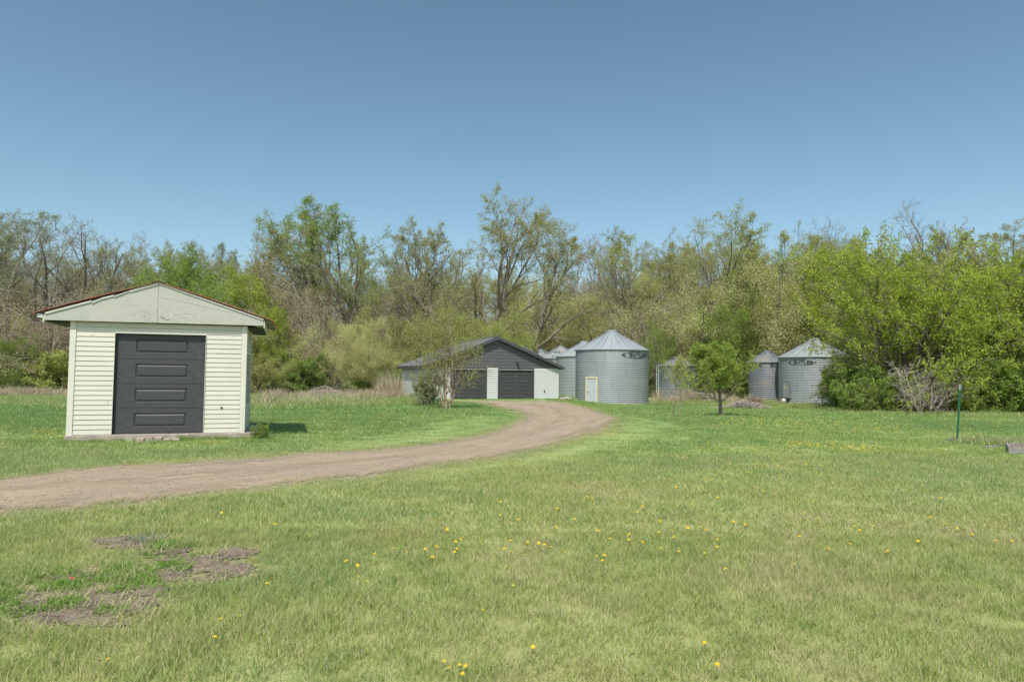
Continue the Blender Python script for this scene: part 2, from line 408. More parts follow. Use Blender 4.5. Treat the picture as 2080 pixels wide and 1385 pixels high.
mt, n, b = newmat('dandelion_petal', .7, .2); n.links.new(ramp(n, noise(n, 30), [(.3, (.60, .40, .015)), (.7, (.72, .52, .03))]), b.inputs['Base Color']); M['petal'] = mt
M['stem'] = simple('dandelion_stem', (.16, .22, .07), (.25, .3, .12), 9)
M['red_scrap'] = simple('red_scrap', (.45, .04, .05), (.5, .06, .06), 9)

# ------------------------------------------------------------------ ground
def axis(a, b, fine_lo, fine_hi, fine, grow=1.09):
    pts = list(np.arange(fine_lo, fine_hi + 1e-6, fine)); s = fine; p = pts[-1]
    while p < b: s *= grow; p += s; pts.append(p)
    s = fine; p = pts[0]
    while p > a: s *= grow; p -= s; pts.insert(0, p)
    return np.array(pts)
gx = axis(-2500, 2500, -34, 34, .35); gy = axis(-2000, 3500, 2, 60, .35)
X, Y = np.meshgrid(gx, gy); Z = T(X, Y)
V = np.stack([X, Y, Z], -1).reshape(-1, 3); nx = len(gx); ny = len(gy)
idx = np.arange(nx * ny).reshape(ny, nx)
Q = np.stack([idx[:-1, :-1], idx[:-1, 1:], idx[1:, 1:], idx[1:, :-1]], -1).reshape(-1, 4)
ground_me = np_mesh('ground', V, Q, True, mat=M['lawn']); g = link('ground', ground_me); tag(g, kind='structure'); GV = V

# dirt driveway: paired edge points surveyed from the photograph
pairs = [((-420, 1012), (-420, 1092)), ((-200, 990), (-200, 1064)), ((0, 970), (0, 1041)), ((173, 954), (130, 1031)), ((317, 941), (260, 1019)), ((433, 936), (346, 1008)),
         ((600, 923), (490, 993)), ((792, 911), (715, 967)), ((888, 899), (831, 953)), ((985, 884), (946, 934)), ((1042, 865), (1100, 907)),
         ((1073, 846), (1222, 870)), ((1066, 840), (1245, 850)), ((1042, 833), (1222, 838)), ((1000, 824), (1190, 828)), ((965, 817), (1150, 818.5)), ((890, 813.5), (1136, 814.5))]
A = np.array([ground(*p[0]) for p in pairs])[:, :2]; B = np.array([ground(*p[1]) for p in pairs])[:, :2]
def resample(P, n):
    t = np.arange(len(P)); tt = np.linspace(0, len(P) - 1, n)
    # catmull-rom
    out_ = []
    for q in tt:
        i = min(int(q), len(P) - 2); u = q - i
        p0 = P[max(i - 1, 0)]; p1 = P[i]; p2 = P[i + 1]; p3 = P[min(i + 2, len(P) - 1)]
        out_.append(.5 * ((2 * p1) + (-p0 + p2) * u + (2 * p0 - 5 * p1 + 4 * p2 - p3) * u * u + (-p0 + 3 * p1 - 3 * p2 + p3) * u ** 3))
    return np.array(out_)
NR = 520; NC = 26
A2 = resample(A, NR); B2 = resample(B, NR)
def jag(nn, amp, s):
    r_ = np.random.default_rng(s); v = r_.normal(0, 1, nn); k = np.ones(5) / 5
    return np.convolve(v, k, 'same') * amp + np.convolve(r_.normal(0, 1, nn), np.ones(21) / 21, 'same') * amp * 2.5
dirn = (B2 - A2); wid = np.linalg.norm(dirn, axis=1, keepdims=True); dirn = dirn / wid
A3 = A2 - dirn * jag(NR, .16, 1)[:, None]; B3 = B2 + dirn * jag(NR, .16, 2)[:, None]
ts = np.linspace(0, 1, NC)
P = A3[:, None, :] * (1 - ts)[None, :, None] + B3[:, None, :] * ts[None, :, None]
zr = T(P[..., 0], P[..., 1]) + .012
# worn wheel ruts and a low crown
zr += -.012 * (np.exp(-((ts - .28) / .07) ** 2) + np.exp(-((ts - .72) / .07) ** 2))[None, :] + .012 * np.exp(-((ts - .5) / .15) ** 2)[None, :]
zr[:, 0] = T(P[:, 0, 0], P[:, 0, 1]) + .004; zr[:, -1] = T(P[:, -1, 0], P[:, -1, 1]) + .004
V = np.concatenate([P, zr[..., None]], -1).reshape(-1, 3); idx = np.arange(NR * NC).reshape(NR, NC)
Q = np.stack([idx[:-1, :-1], idx[:-1, 1:], idx[1:, 1:], idx[1:, :-1]], -1).reshape(-1, 4)
seg_ = np.concatenate([[0], np.cumsum(np.linalg.norm(np.diff((A3 + B3) / 2, axis=0), axis=1))])
o = link('dirt_driveway', np_mesh('dirt_driveway', V, Q, True, {'u': np.tile(ts, NR), 'v': np.repeat(seg_, NC)}, M['dirt'])); tag(o, kind='structure')
ROAD = np.concatenate([A3, B3[::-1]])
def inpoly(x, y, poly):
    c_ = np.zeros(len(x), bool); j = len(poly) - 1
    for i in range(len(poly)):
        xi, yi = poly[i]; xj, yj = poly[j]
        if yi != yj:
            hit = ((yi > y) != (yj > y)) & (x < (xj - xi) * (y - yi) / (yj - yi) + xi); c_ ^= hit
        j = i
    return c_
# bare soil patches near the camera
blobs_px = [(150, 1178, 55, 13), (60, 1215, 90, 14), (235, 1215, 60, 16), (120, 1240, 110, 14), (255, 1240, 55, 10), (340, 1165, 45, 14), (265, 1102, 55, 10), (395, 1138, 60, 10),
            (460, 1158, 60, 9), (330, 1120, 40, 7), (180, 1262, 70, 9), (480, 1125, 30, 10), (420, 1180, 40, 8), (300, 1200, 35, 8)]
BLOBS = []; mb_v = []; mb_f = []
for k, (bx_, by_, rx, ry) in enumerate(blobs_px):
    cpos = ground(bx_, by_); e1 = ground(bx_ + rx, by_); e2 = ground(bx_, by_ - ry)
    ra = abs(e1[0] - cpos[0]) * 1.15; rb = abs(e2[1] - cpos[1]) * 1.3; ph = rng.uniform(0, 6.28, 6)
    BLOBS.append((cpos[0], cpos[1], ra, rb, ph))
def blob_r(th, ph): return 1 + .05 * np.sin(23 * th + ph[5]) + .03 * np.sin(37 * th + ph[1]) + .22 * np.sin(2 * th + ph[0]) + .16 * np.sin(3 * th + ph[1]) + .12 * np.sin(5 * th + ph[2]) + .09 * np.sin(9 * th + ph[3]) + .07 * np.sin(15 * th + ph[4])
def in_blobs(x, y, grow=1.0):
    c_ = np.zeros(len(x), bool)
    for (cx, cy, ra, rb, ph) in BLOBS:
        dx = (x - cx) / ra; dy = (y - cy) / rb; r = np.hypot(dx, dy); th = np.arctan2(dy, dx)
        c_ |= r < blob_r(th, ph) * grow
    return c_
for k, (cx, cy, ra, rb, ph) in enumerate(BLOBS):
    th = np.linspace(0, 2 * math.pi, 160, endpoint=False); rr = blob_r(th, ph)
    base = len(mb_v); zz = float(T(cx, cy)) + .004 + .0008 * k
    mb_v.append((cx, cy, zz)); mb_v += [(cx + ra * r * math.cos(a), cy + rb * r * math.sin(a), zz) for a, r in zip(th, rr)]
    mb_f += [(base, base + 1 + i, base + 1 + (i + 1) % 160) for i in range(160)]
me = bpy.data.meshes.new('bare_soil'); me.from_pydata(mb_v, [], mb_f); me.update()
tag(link('bare_soil', me, None, M['soil']), kind='structure')

worn = np.zeros(len(GV)); near_ = (np.abs(GV[:, 0]) < 36) & (GV[:, 1] > 0) & (GV[:, 1] < 62); gvx = GV[near_, 0]; gvy = GV[near_, 1]
md_ = np.full(len(gvx), 9.); 
for (ax_, ay_), (bx2, by2) in zip(A3[::4], B3[::4]):
    vx, vy = bx2 - ax_, by2 - ay_; tt_ = np.clip(((gvx - ax_) * vx + (gvy - ay_) * vy) / (vx * vx + vy * vy), 0, 1); md_ = np.minimum(md_, np.hypot(gvx - ax_ - tt_ * vx, gvy - ay_ - tt_ * vy))
wv = np.clip(1 - md_ / .75, 0, 1)
for (cx_, cy_, ra_, rb_, ph_) in BLOBS: wv = np.maximum(wv, .9 * np.clip(2.3 - np.hypot((gvx - cx_) / ra_, (gvy - cy_) / rb_), 0, 1))
worn[near_] = wv
at2 = ground_me.attributes.new('worn', 'FLOAT', 'POINT'); at2.data.foreach_set('value', worn.astype(np.float32))
# ------------------------------------------------------------------ small shed
YAW = R_(18.4); e = np.array([math.cos(YAW), math.sin(YAW), 0]); nin = np.array([-math.sin(YAW), math.cos(YAW), 0])
SA = at(137, 883, 14.3); ZB = SA[2]
def shed_uv(px, py, off=0.0):
    p = plane_hit(px, py, SA + nin * off, nin); return float(np.dot(p - SA, e)), float(p[2] - ZB)
W_, _ = shed_uv(494, 877); WH = shed_uv(139, 652)[1]; D_ = 2.45
shed = empty('small_shed', (SA[0], SA[1], ZB), YAW)
tag(shed, 'small pale shed with single dark panelled door and red metal roof edge', 'shed')
dx0 = shed_uv(231, 780)[0]; dx1 = shed_uv(415.5, 780)[0]; dh = shed_uv(231, 676.5)[1]
print('shed', W_, WH, dx0, dx1, dh, ZB)
# wall cores
fw = MB().box(0, dx0, 0, .1, 0, WH).box(dx1, W_, 0, .1, 0, WH).box(dx0, dx1, 0, .1, dh, WH).build('front_wall', M['interior'], shed)
rw = MB().box(W_ - .1, W_, .1, D_ - .1, 0, WH).build('side_wall', M['interior'], shed)
lw = MB().box(0, .1, .1, D_ - .1, 0, WH).build('side_wall', M['interior'], shed)
bw = MB().box(0, W_, D_ - .1, D_, 0, WH).build('back_wall', M['interior'], shed)
ROW = WH / 23
def board(parent, x0, x1, z, h, mat, axis_='x', y0=0.0, sgn=-1, thick=.013, name='siding_board'):
    """wedge-shaped lap board hung on the plane y=y0 (axis x) or x=y0 (axis y)"""
    g_ = .0015; wob = random.uniform(-.0012, .0012)
    gp_ = h * .05
    prof = [(0, .004), (thick - .004, .004), (thick, 0), (thick, .008), (.002, h - gp_), (0, h - gp_)]
    mb = MB()
    if axis_ == 'x': mb.prism([(0, sgn * p[0], p[1]) for p in prof], (x0, y0 + sgn * g_, z + wob), (x1, y0 + sgn * g_, z + wob))
    else: mb.prism([(sgn * p[0], 0, p[1]) for p in prof], (y0 + sgn * g_, x0, z + wob), (y0 + sgn * g_, x1, z + wob))
    return mb.build(name, mat, parent)
cbw = .085
for i in range(23):
    z = i * ROW
    if z + ROW <= dh + .002:
        board(fw, cbw + .004, dx0 - .012, z, ROW, M['shed_siding']); board(fw, dx1 + .012, W_ - cbw - .004, z, ROW, M['shed_siding'])
    elif z >= dh - .03:
        board(fw, cbw + .004, W_ - cbw - .004, z, ROW, M['shed_siding'])
    else:
        board(fw, cbw + .004, dx0 - .012, z, ROW, M['shed_siding']); board(fw, dx1 + .012, W_ - cbw - .004, z, ROW, M['shed_siding'])
        MB().box(dx0 - .01, dx1 + .01, -.012, -.0015, dh + .003, z + ROW).build('siding_board', M['shed_siding'], fw)
    board(rw, cbw, D_ - cbw, z, ROW, M['shed_siding'], 'y', W_, 1); board(lw, cbw, D_ - cbw, z, ROW, M['shed_siding'], 'y', 0, -1)
    board(bw, cbw, W_ - cbw, z, ROW, M['shed_siding'], 'x', D_, 1)
for xx, yy, sx, sy in ((0, 0, -1, -1), (W_, 0, 1, -1), (0, D_, -1, 1), (W_, D_, 1, 1)):
    c0, c1 = (xx - .026, xx + cbw) if sx < 0 else (xx - cbw, xx + .026)
    d0, d1 = (yy - .026, yy + cbw * .8) if sy < 0 else (yy - cbw * .8, yy + .026)
    mb = MB().box(c0, c1, yy + sy * .026 if sy < 0 else yy + .004, yy - .004 if sy < 0 else yy + .026, -.01, WH - .002)
    xa, xb = (xx - .026, xx - .004) if sx < 0 else (xx + .004, xx + .026)
    mb.box(xa, xb, d0 + (.023 if sy < 0 else 0), d1 - (.023 if sy > 0 else 0), -.01, WH - .002)
    mb.build('corner_board', M['shed_trim'], shed)
# vertical battens / slatted vent on the right side wall
for yv in (.55, 1.1, 1.65):
    MB().box(W_ + .02, W_ + .028, yv, yv + .018, .6, 1.75).build('vent_strip', M['dark_metal'], rw)
# jamb trims
MB().box(dx0 - .011, dx0 - .001, -.03, .1, 0, dh).build('door_jamb', M['white_trim'], shed)
MB().box(dx1 + .001, dx1 + .011, -.03, .1, 0, dh).build('door_jamb', M['white_trim'], shed)
MB().box(dx0 - .011, dx1 + .011, -.03, .1, dh + .001, dh + .012).build('door_head', M['white_trim'], shed)
# sectional door
def section_mesh(w, h, panels, name='door_section', depth=.016, rim=.03):
    """flat panel with raised-and-fielded rectangles; panels: list of (x0,x1,z0,z1)"""
    xs = sorted({0, w, *[p[0] for p in panels], *[p[1] for p in panels]}); zs = sorted({0, h, *[p[2] for p in panels], *[p[3] for p in panels]})
    mb = MB()
    for i in range(len(xs) - 1):
        for j in range(len(zs) - 1):
            x0, x1, z0, z1 = xs[i], xs[i + 1], zs[j], zs[j + 1]
            isp = any(abs(p[0] - x0) < 1e-6 and abs(p[1] - x1) < 1e-6 and abs(p[2] - z0) < 1e-6 for p in panels)
            if not isp: mb.add([(x0, 0, z0), (x1, 0, z0), (x1, 0, z1), (x0, 0, z1)], [(0, 1, 2, 3)])
            else:
                rings = [(0, 0), (rim * .28, depth), (rim * .5, depth), (rim, .001)]
                vs = []; fs = []
                for o_i, dy in rings:
                    vs += [(x0 + o_i, dy, z0 + o_i), (x1 - o_i, dy, z0 + o_i), (x1 - o_i, dy, z1 - o_i), (x0 + o_i, dy, z1 - o_i)]
                for r in range(len(rings) - 1):
                    for q in range(4): fs.append((r * 4 + q, r * 4 + (q + 1) % 4, (r + 1) * 4 + (q + 1) % 4, (r + 1) * 4 + q))
                fs.append(tuple(len(vs) - 4 + q for q in range(4))); mb.add(vs, fs)
    b0 = MB(); mb.add([(0, .012, -.004), (w, .012, -.004), (w, .012, h + .004), (0, .012, h + .004)] , [])
    # edges
    mb.add([(0, 0, 0), (w, 0, 0), (w, .04, 0), (0, .04, 0)], [(0, 1, 2, 3)]); mb.add([(0, 0, h), (w, 0, h), (w, .04, h), (0, .04, h)], [(3, 2, 1, 0)])
    me = bpy.data.meshes.new(name); me.from_pydata(mb.v, [], mb.f); me.update(); return me
dw = dx1 - dx0; sh = (dh - .02) / 4
door = MB().box(dx0 + .002, dx1 - .002, .09, .12, .0, dh).build('garage_door', M['interior'], shed)
# carve the reveal: door stands 7 cm back
px0 = shed_uv(272.5, 780)[0] - dx0; px1 = shed_uv(379.5, 780)[0] - dx0
sm = section_mesh(dw - .01, sh - .007, [(px0, px1, sh * .24, sh * .80)], rim=.055, depth=.02)
for i in range(4):
    o = link('door_section', sm, door, M['door_paint']); o.location = (dx0 + .005, .06, .012 + i * sh)
MB().box(dx0 + .005, dx1 - .005, .05, .085, .0, .014).build('bottom_seal', M['dark_metal'], door)
# roof geometry from the front outline
GO = -.13
gl = shed_uv(89.4, 650, GO)[0]; gr = shed_uv(535, 661.5, GO)[0]; zl = shed_uv(89.4, 634.7, GO)[1]; zr2 = shed_uv(535, 648, GO)[1]
gx, gz = shed_uv(322.6, 574, GO); zb = shed_uv(322, 655.8, GO)[1]
zbl = shed_uv(89.4, 649.7, GO)[1]; zbr = shed_uv(535, 661.5, GO)[1]
print('gable', gl, gr, zl, zr2, gx, gz, zb, zbl, zbr)
gb = lambda poly, nm: MB().prism([(p[0], 0, p[1]) for p in poly], (0, GO, 0), (0, GO + .022, 0)).build(nm, M['gable_board'], shed)
gb([(gl, zbl), (gx - .003, zb), (gx - .003, gz - .03), (gl, zl - .01)], 'gable_board')
gb([(gx + .003, zb), (gr, zbr), (gr, zr2 - .01), (gx + .003, gz - .03)], 'gable_board')
# a faint upper rake plank lapped over the right board
k_ = (zr2 - gz) / (gr - gx)
MB().prism([(gx + .02, 0, gz - .30), (gx + .02, 0, gz - .31), (gx + (gr - gx) * .78, 0, gz + k_ * (gr - gx) * .78 - .075), (gx + (gr - gx) * .78, 0, gz + k_ * (gr - gx) * .78 - .065)],
           (0, GO - .004, 0), (0, GO, 0)).build('gable_batten', M['gable_board'], shed)
# rafters / filler behind so the roof is closed
MB().prism([(gl + .06, 0, zl - .08), (0, 0, WH + .001), (W_, 0, WH + .001), (gr - .06, 0, zr2 - .08), (gx, 0, gz - .06)], (0, 0.02, 0), (0, .05, 0)).build('gable_wall', M['interior'], shed)
MB().prism([(gl + .06, 0, zl - .08), (0, 0, WH + .001), (W_, 0, WH + .001), (gr - .06, 0, zr2 - .08), (gx, 0, gz - .06)], (0, D_ - .06, 0), (0, D_ - .03, 0)).build('gable_wall', M['interior'], shed)
RB = D_ + .9          # roof runs on past the back wall
tl = shed_uv(64.7, 635.5, GO - .04); tr = shed_uv(555.8, 652, GO - .04)
def roof_slab(p0, p1, n_sheets, nm):
    """corrugated sheets from eave p0 to ridge p1, laid side by side going back"""
    y0 = GO - .045; wsh = (RB - y0) / n_sheets
    for s in range(n_sheets):
        mb = MB(); vs = []; fs = []; K = 18
        u = np.array([p1[0] - p0[0], p1[1] - p0[1]]); ln = np.linalg.norm(u); u /= ln; nn = np.array([-u[1], u[0]])
        if nn[1] < 0: nn = -nn
        for j in range(K + 1):
            y = y0 + s * wsh + (wsh - .002) * j / K; w = .009 * math.sin(2 * math.pi * j / 6.0)
            for tt in (0, .33, .66, 1):
                q = np.array(p0) + u * ln * tt + nn * (w + .012 * math.sin(tt * math.pi))
                vs.append((q[0], y, q[1])); 
        for j in range(K):
            for i in range(3): fs.append((j * 4 + i, j * 4 + i + 1, (j + 1) * 4 + i + 1, (j + 1) * 4 + i))
        m_ = len(vs); vs += [(v[0] - nn[0] * .006, v[1], v[2] - nn[1] * .006) for v in vs]
        fs += [tuple(m_ + q for q in f_[::-1]) for f_ in fs]
        fs += [(i, i + 1, m_ + i + 1, m_ + i) for i in range(3)] + [(K * 4 + i, K * 4 + i + 1, m_ + K * 4 + i + 1, m_ + K * 4 + i) for i in range(3)]
        mb.add(vs, fs); mb.build('roof_sheet', M['red_metal'], roof, True)
roof = MB().prism([(tl[0] + .02, 0, tl[1] - .012), (tl[0] + .02, 0, tl[1] - .03), (gx, 0, gz - .035), (tr[0] - .02, 0, tr[1] - .03), (tr[0] - .02, 0, tr[1] - .012), (gx, 0, gz - .015)], (0, GO + .03, 0), (0, RB - .02, 0)).build('roof', M['old_wood'], shed)
ridge = (gx, gz + .012)
roof_slab((tl[0], tl[1] + .0), (ridge[0], ridge[1]), 5, 'l'); roof_slab((tr[0], tr[1] + .0), (ridge[0], ridge[1] + .001), 5, 'r')
for sgn in (-1, 1):
    slope = (zl - gz) / (gl - gx) if sgn < 0 else (zr2 - gz) / (gr - gx)
    rc = MB().prism([(gx + sgn * .002, 0, gz + .026), (gx + sgn * .002, 0, gz + .034), (gx + sgn * .13, 0, gz + .034 + slope * sgn * .13), (gx + sgn * .13, 0, gz + .026 + slope * sgn * .13)], (0, GO - .05, 0), (0, RB, 0)).build('ridge_cap', M['dark_metal'], roof)
# rake trim strips on the front edge: left in torn pieces, right whole
def rake(x0, x1, zoff0, zoff1, left=True, mat='white_trim', thick=.035):
    k = (zl - gz) / (gl - gx) if left else k_
    z0 = gz + k * (x0 - gx); z1 = gz + k * (x1 - gx)
    return MB().prism([(x0, 0, z0 + zoff0), (x0, 0, z0 + zoff0 - thick), (x1, 0, z1 + zoff1 - thick), (x1, 0, z1 + zoff1)], (0, GO - .022, 0), (0, GO - .005, 0)).build('rake_trim', M[mat], shed)
wl = gx - gl
rake(gl + .02, gl + wl * .40, -.004, -.006); rake(gl + wl * .405, gl + wl * .49, -.045, -.012, thick=.028); rake(gl + wl * .49, gl + wl * .60, -.006, -.008)
rake(gl + wl * .60, gl + wl * .73, -.05, -.008, thick=.02); rake(gl + wl * .735, gx - .005, 0, 0, thick=.045)
rake(gx + .005, gr - .0, .0, .0, False, thick=.03)
# eave fascia both sides and the white gutter stub
for xx, zz, nm in ((gl - .028, zl, 'fascia'), (gr + .003, zr2, 'fascia')):
    MB().box(xx, xx + .025, GO + .01, RB - .2, zz - .20, zz - .035).build('eave_fascia', M['white_trim'], shed)
MB().box(gl - .12, gl - .03, GO + .0, GO + .3, zl - .10, zl - .025).build('gutter_stub', M['white_paint'], shed)
# soffit
MB().box(gl + .0, -.03, 0.02, RB - .25, WH - .03, WH - .015).build('soffit', M['interior'], shed); MB().box(W_ + .03, gr, .02, RB - .25, WH - .03, WH - .015).build('soffit', M['interior'], shed)
# slab
MB().box(-.04, W_ + .24, -.07, D_ + .15, -.26, -.008).build('foundation_slab', M['concrete'], shed, bev=.012)
# small things fixed to the siding
hx, hz = shed_uv(450, 827.5)
MB().box(hx - .025, hx + .025, -.03, -.016, hz - .006, hz + .012).box(hx - .012, hx + .012, -.034, -.03, hz - .012, hz + .004).build('hose_hook', M['dark_metal'], fw)
for q in ((188, 681, .008), (219, 816, .012)):
    hx, hz = shed_uv(q[0], q[1]); MB().box(hx - q[2], hx + q[2], -.02, -.014, hz - .006, hz + .006).build('nail_stain', M['old_wood'], fw)
# broken concrete step in front of the door
sx, sz = shed_uv(315, 885); sp_ = SA + e * 1.75 - nin * .36; st = empty('broken_step', (sp_[0], sp_[1], float(T(sp_[0], sp_[1]))), YAW)
tag(st, 'broken concrete step under the dark door of the small shed', 'concrete step')
for q in range(5):
    x0 = -.42 + q * .17; h_ = random.uniform(.06, .10)
    mb = MB().prism([(x0, random.uniform(-.02, .03), 0), (x0 + .155, random.uniform(-.02, .03), 0), (x0 + .16, .3, 0), (x0 - .01, .3, 0)], (0, 0, -.06), (0, 0, h_)); mb.build('concrete_piece', M['concrete'], st, bev=.008)

# ------------------------------------------------------------------ double garage
GY = R_(21.5); ge = np.array([math.cos(GY), math.sin(GY), 0]); gn = np.array([-math.sin(GY), math.cos(GY), 0])
GA = at(1133.3, 812.5, 48.0); GZ = GA[2]
def g_uv(px, py, off=0.0):
    p = plane_hit(px, py, GA + gn * off, gn); return float(np.dot(p - GA, ge)), float(p[2] - GZ)
GW = -g_uv(874, 780)[0]; GH = g_uv(1133, 748.5)[1]; GD = 8.6
org = GA - ge * GW
gar = empty('double_garage', (org[0], org[1], GZ), GY)
tag(gar, 'white double garage with dark gable and two dark doors', 'garage')
gu = lambda px, py, off=0.0: (g_uv(px, py, off)[0] + GW, g_uv(px, py, off)[1])
print('garage', GW, GH, GZ, org)
d2 = (gu(1014.5, 780)[0], gu(1081.5, 780)[0]); d1 = (gu(918.5, 780)[0], gu(985.5, 780)[0]); gdh = gu(1048, 750.5)[1]
gfw = MB()
for x0, x1 in ((0, d1[0]), (d1[1], d2[0]), (d2[1], GW)): gfw.box(x0, x1, 0, .12, 0, GH)
for dd in (d1, d2): gfw.box(dd[0], dd[1], 0, .12, gdh, GH)
gfw = gfw.build('front_wall', M['interior'], gar)
glw = MB().box(0, .12, .12, GD - .12, 0, GH).build('side_wall', M['interior'], gar)
grw = MB().box(GW - .12, GW, .12, GD - .12, 0, GH).build('side_wall', M['interior'], gar)
gbw = MB().box(0, GW, GD - .12, GD, 0, GH).build('back_wall', M['interior'], gar)
NR_ = 16; RW = GH / NR_
for i in range(NR_):
    z = i * RW
    if i < NR_ - 1:
        for x0, x1 in ((.09, d1[0] - .13), (d1[1] + .13, d2[0] - .13), (d2[1] + .13, GW - .09)): board(gfw, x0, x1, z, RW, M['white_siding'], thick=.034)
    else: board(gfw, .09, GW - .09, z, RW, M['white_trim'], thick=.034)
    board(glw, .06, GD - .06, z, RW, M['white_siding'], 'y', 0, -1, thick=.034); board(grw, .06, GD - .06, z, RW, M['white_siding'], 'y', GW, 1, thick=.034)
    board(gbw, .06, GW - .06, z, RW, M['white_siding'], 'x', GD, 1, thick=.034)
for xa in (-.03, GW - .09):
    MB().box(xa, xa + .12, -.032, -.004, 0, GH).build('corner_board', M['white_trim'], gar)
MB().box(-.032, -.004, -.003, .09, 0, GH).build('corner_board', M['white_trim'], gar); MB().box(-.032, -.004, GD - .09, GD, 0, GH).build('corner_board', M['white_trim'], gar)
MB().box(GW + .004, GW + .032, -.003, .09, 0, GH).build('corner_board', M['white_trim'], gar)
for dd in (d1, d2):
    w = dd[1] - dd[0]
    gd = MB().box(dd[0] + .002, dd[1] - .002, .1, .13, 0, gdh).build('garage_door', M['interior'], gar)
    for s, nm in ((dd[0] - .12, 'door_trim'), (dd[1], 'door_trim')): MB().box(s, s + .12, -.035, -.002, 0, gdh + .11).build(nm, M['slate_paint'], gar)
    MB().box(dd[0] + .002, dd[1] - .002, -.035, -.002, gdh, gdh + .11).build('door_trim', M['slate_paint'], gar)
    shh = (gdh - .02) / 4
    sm = section_mesh(w - .01, shh - .012, [(w * .07, w * .46, shh * .2, shh * .8), (w * .53, w * .92, shh * .2, shh * .8)], rim=.06, depth=.03)
    for i in range(4):
        o = link('door_section', sm, gd, M['door_paint']); o.location = (dd[0] + .005, .06, .01 + i * shh)
# gable
gpx = GW * .5 + .0; gpz = gu(1003, 683, -.25)[1]; OV = .32
rs = (gpz - GH - .10) / (GW / 2 + OV)   # slope
gwl = MB().prism([(0, 0, GH + .001), (GW, 0, GH + .001), (GW, 0, GH + .05), (gpx, 0, gpz - .22), (0, 0, GH + .05)], (0, .0, 0), (0, .1, 0)).build('gable_wall', M['interior'], gar)
MB().prism([(0, 0, GH + .001), (GW, 0, GH + .001), (GW, 0, GH + .05), (gpx, 0, gpz - .22), (0, 0, GH + .05)], (0, GD - .1, 0), (0, GD, 0)).build('gable_wall', M['dark_siding'], gar)
NB = 9; zt = gpz - .2
for i in range(NB):
    h = (zt - GH) / NB; z = GH + .002 + i * h
    def half(zz): return max(0.05, (zt - zz) / (zt - GH) * (GW / 2 + .05))
    a0, a1 = half(z), half(z + h); a1 = max(a1, .06)
    prof = [(0.0, .0), (.022, 0), (.022, .008), (.004, h)]
    vs = []
    for s_, hw in ((-1, None), (1, None)):
        pass
    y = -.002
    vs = [(gpx - a0, y, z), (gpx + a0, y, z), (gpx + a0, y - .022, z), (gpx - a0, y - .022, z), (gpx - a1, y, z + h - .002), (gpx + a1, y, z + h - .002), (gpx + a1, y - .004, z + h - .002), (gpx - a1, y - .004, z + h - .002)]
    MB().add(vs, [(0, 1, 2, 3), (7, 6, 5, 4), (3, 2, 6, 7), (0, 4, 5, 1), (0, 3, 7, 4), (1, 5, 6, 2)]).build('gable_siding_board', M['dark_siding'], gwl)
# roof planes
ez = gpz - rs * (GW / 2 + OV)
FO = -.28; RBk = GD + .28
for sgn in (-1, 1):
    ex = gpx + sgn * (GW / 2 + OV)
    rf = MB().prism([(gpx, 0, gpz), (ex, 0, ez), (ex, 0, ez - .05), (gpx, 0, gpz - .05)], (0, FO, 0), (0, RBk, 0)).build('roof_slope', M['roof_shingle'], gar)
    # shingle courses, each a thin lap
    nC = 26
    for i in range(nC):
        t0 = i / nC; t1 = (i + 1) / nC
        xa = ex + (gpx - ex) * t0; za = ez + (gpz - ez) * t0; xb = ex + (gpx - ex) * t1; zb_ = ez + (gpz - ez) * t1
        MB().prism([(xa, 0, za + .002), (xa, 0, za + .016), (xb, 0, zb_ + .006), (xb, 0, zb_ + .002)], (0, FO - .01, 0), (0, RBk + .01, 0)).build('shingle_course', M['roof_shingle'], rf)
    MB().prism([(gpx, 0, gpz - .02), (ex + sgn * .02, 0, ez - .02), (ex + sgn * .02, 0, ez - .20), (gpx, 0, gpz - .22)], (0, FO - .03, 0), (0, FO - .001, 0)).build('rake_board', M['slate_paint'], gar)
    MB().prism([(gpx, 0, gpz - .02), (ex + sgn * .02, 0, ez - .02), (ex + sgn * .02, 0, ez - .20), (gpx, 0, gpz - .22)], (0, RBk + .001, 0), (0, RBk + .03, 0)).build('rake_board', M['slate_paint'], gar)
    x0, x1 = sorted((ex + sgn * .002, ex + sgn * .027)); MB().box(x0, x1, FO, RBk, ez - .18, ez - .006).build('eave_fascia', M['slate_paint'], gar)
    x0, x1 = sorted((ex, gpx + sgn * GW / 2)); MB().box(x0, x1, FO, RBk, ez - .15, ez - .12).build('soffit', M['slate_paint'], gar)
MB().box(gpx - .12, gpx + .12, FO, RBk, gpz - .01, gpz + .02).build('ridge_cap', M['roof_shingle'], gar)
MB().box(gpx - .9, gpx - .6, GD * .72, GD * .72 + .3, gpz - .9 * rs + .12, gpz - .6 * rs + .12).build('roof_vent', M['slate_paint'], gar)
lx, lz = gu(1050, 736)
lamp = MB().box(lx - .05, lx + .05, -.06, -.024, lz - .05, lz + .05).tube([(lx, -.06, lz), (lx - .02, -.2, lz - .02)], .03, 6).tube([(lx + .03, -.1, lz - .08), (lx + .1, -.22, lz - .2)], [.03, .06], 8).tube([(lx - .03, -.1, lz + .02), (lx - .08, -.24, lz - .04)], [.03, .06], 8).build('flood_light', M['dark_metal'], gar)
kx, kz = gu(1105.5, 794.5)
MB().box(kx - .045, kx + .045, -.05, -.02, kz - .08, kz + .08).build('keypad', M['dark_metal'], gar, bev=.006)
MB().box(-.15, GW + .06, -.05, GD + .05, -.5, -.006).build('foundation_slab', M['garage_slab'], gar)
# concrete apron
ap = [ground(885, 815.5), ground(1172, 826), ground(1050, 824.5), ground(955, 818)]
MB().prism([(-.1, -.055, 0), (GW + .25, -.055, 0), (GW + .1, -1.6, 0), (2.0, -1.9, 0)], (0, 0, -.14), (0, 0, -.02)).build('apron', M['garage_slab'], gar)

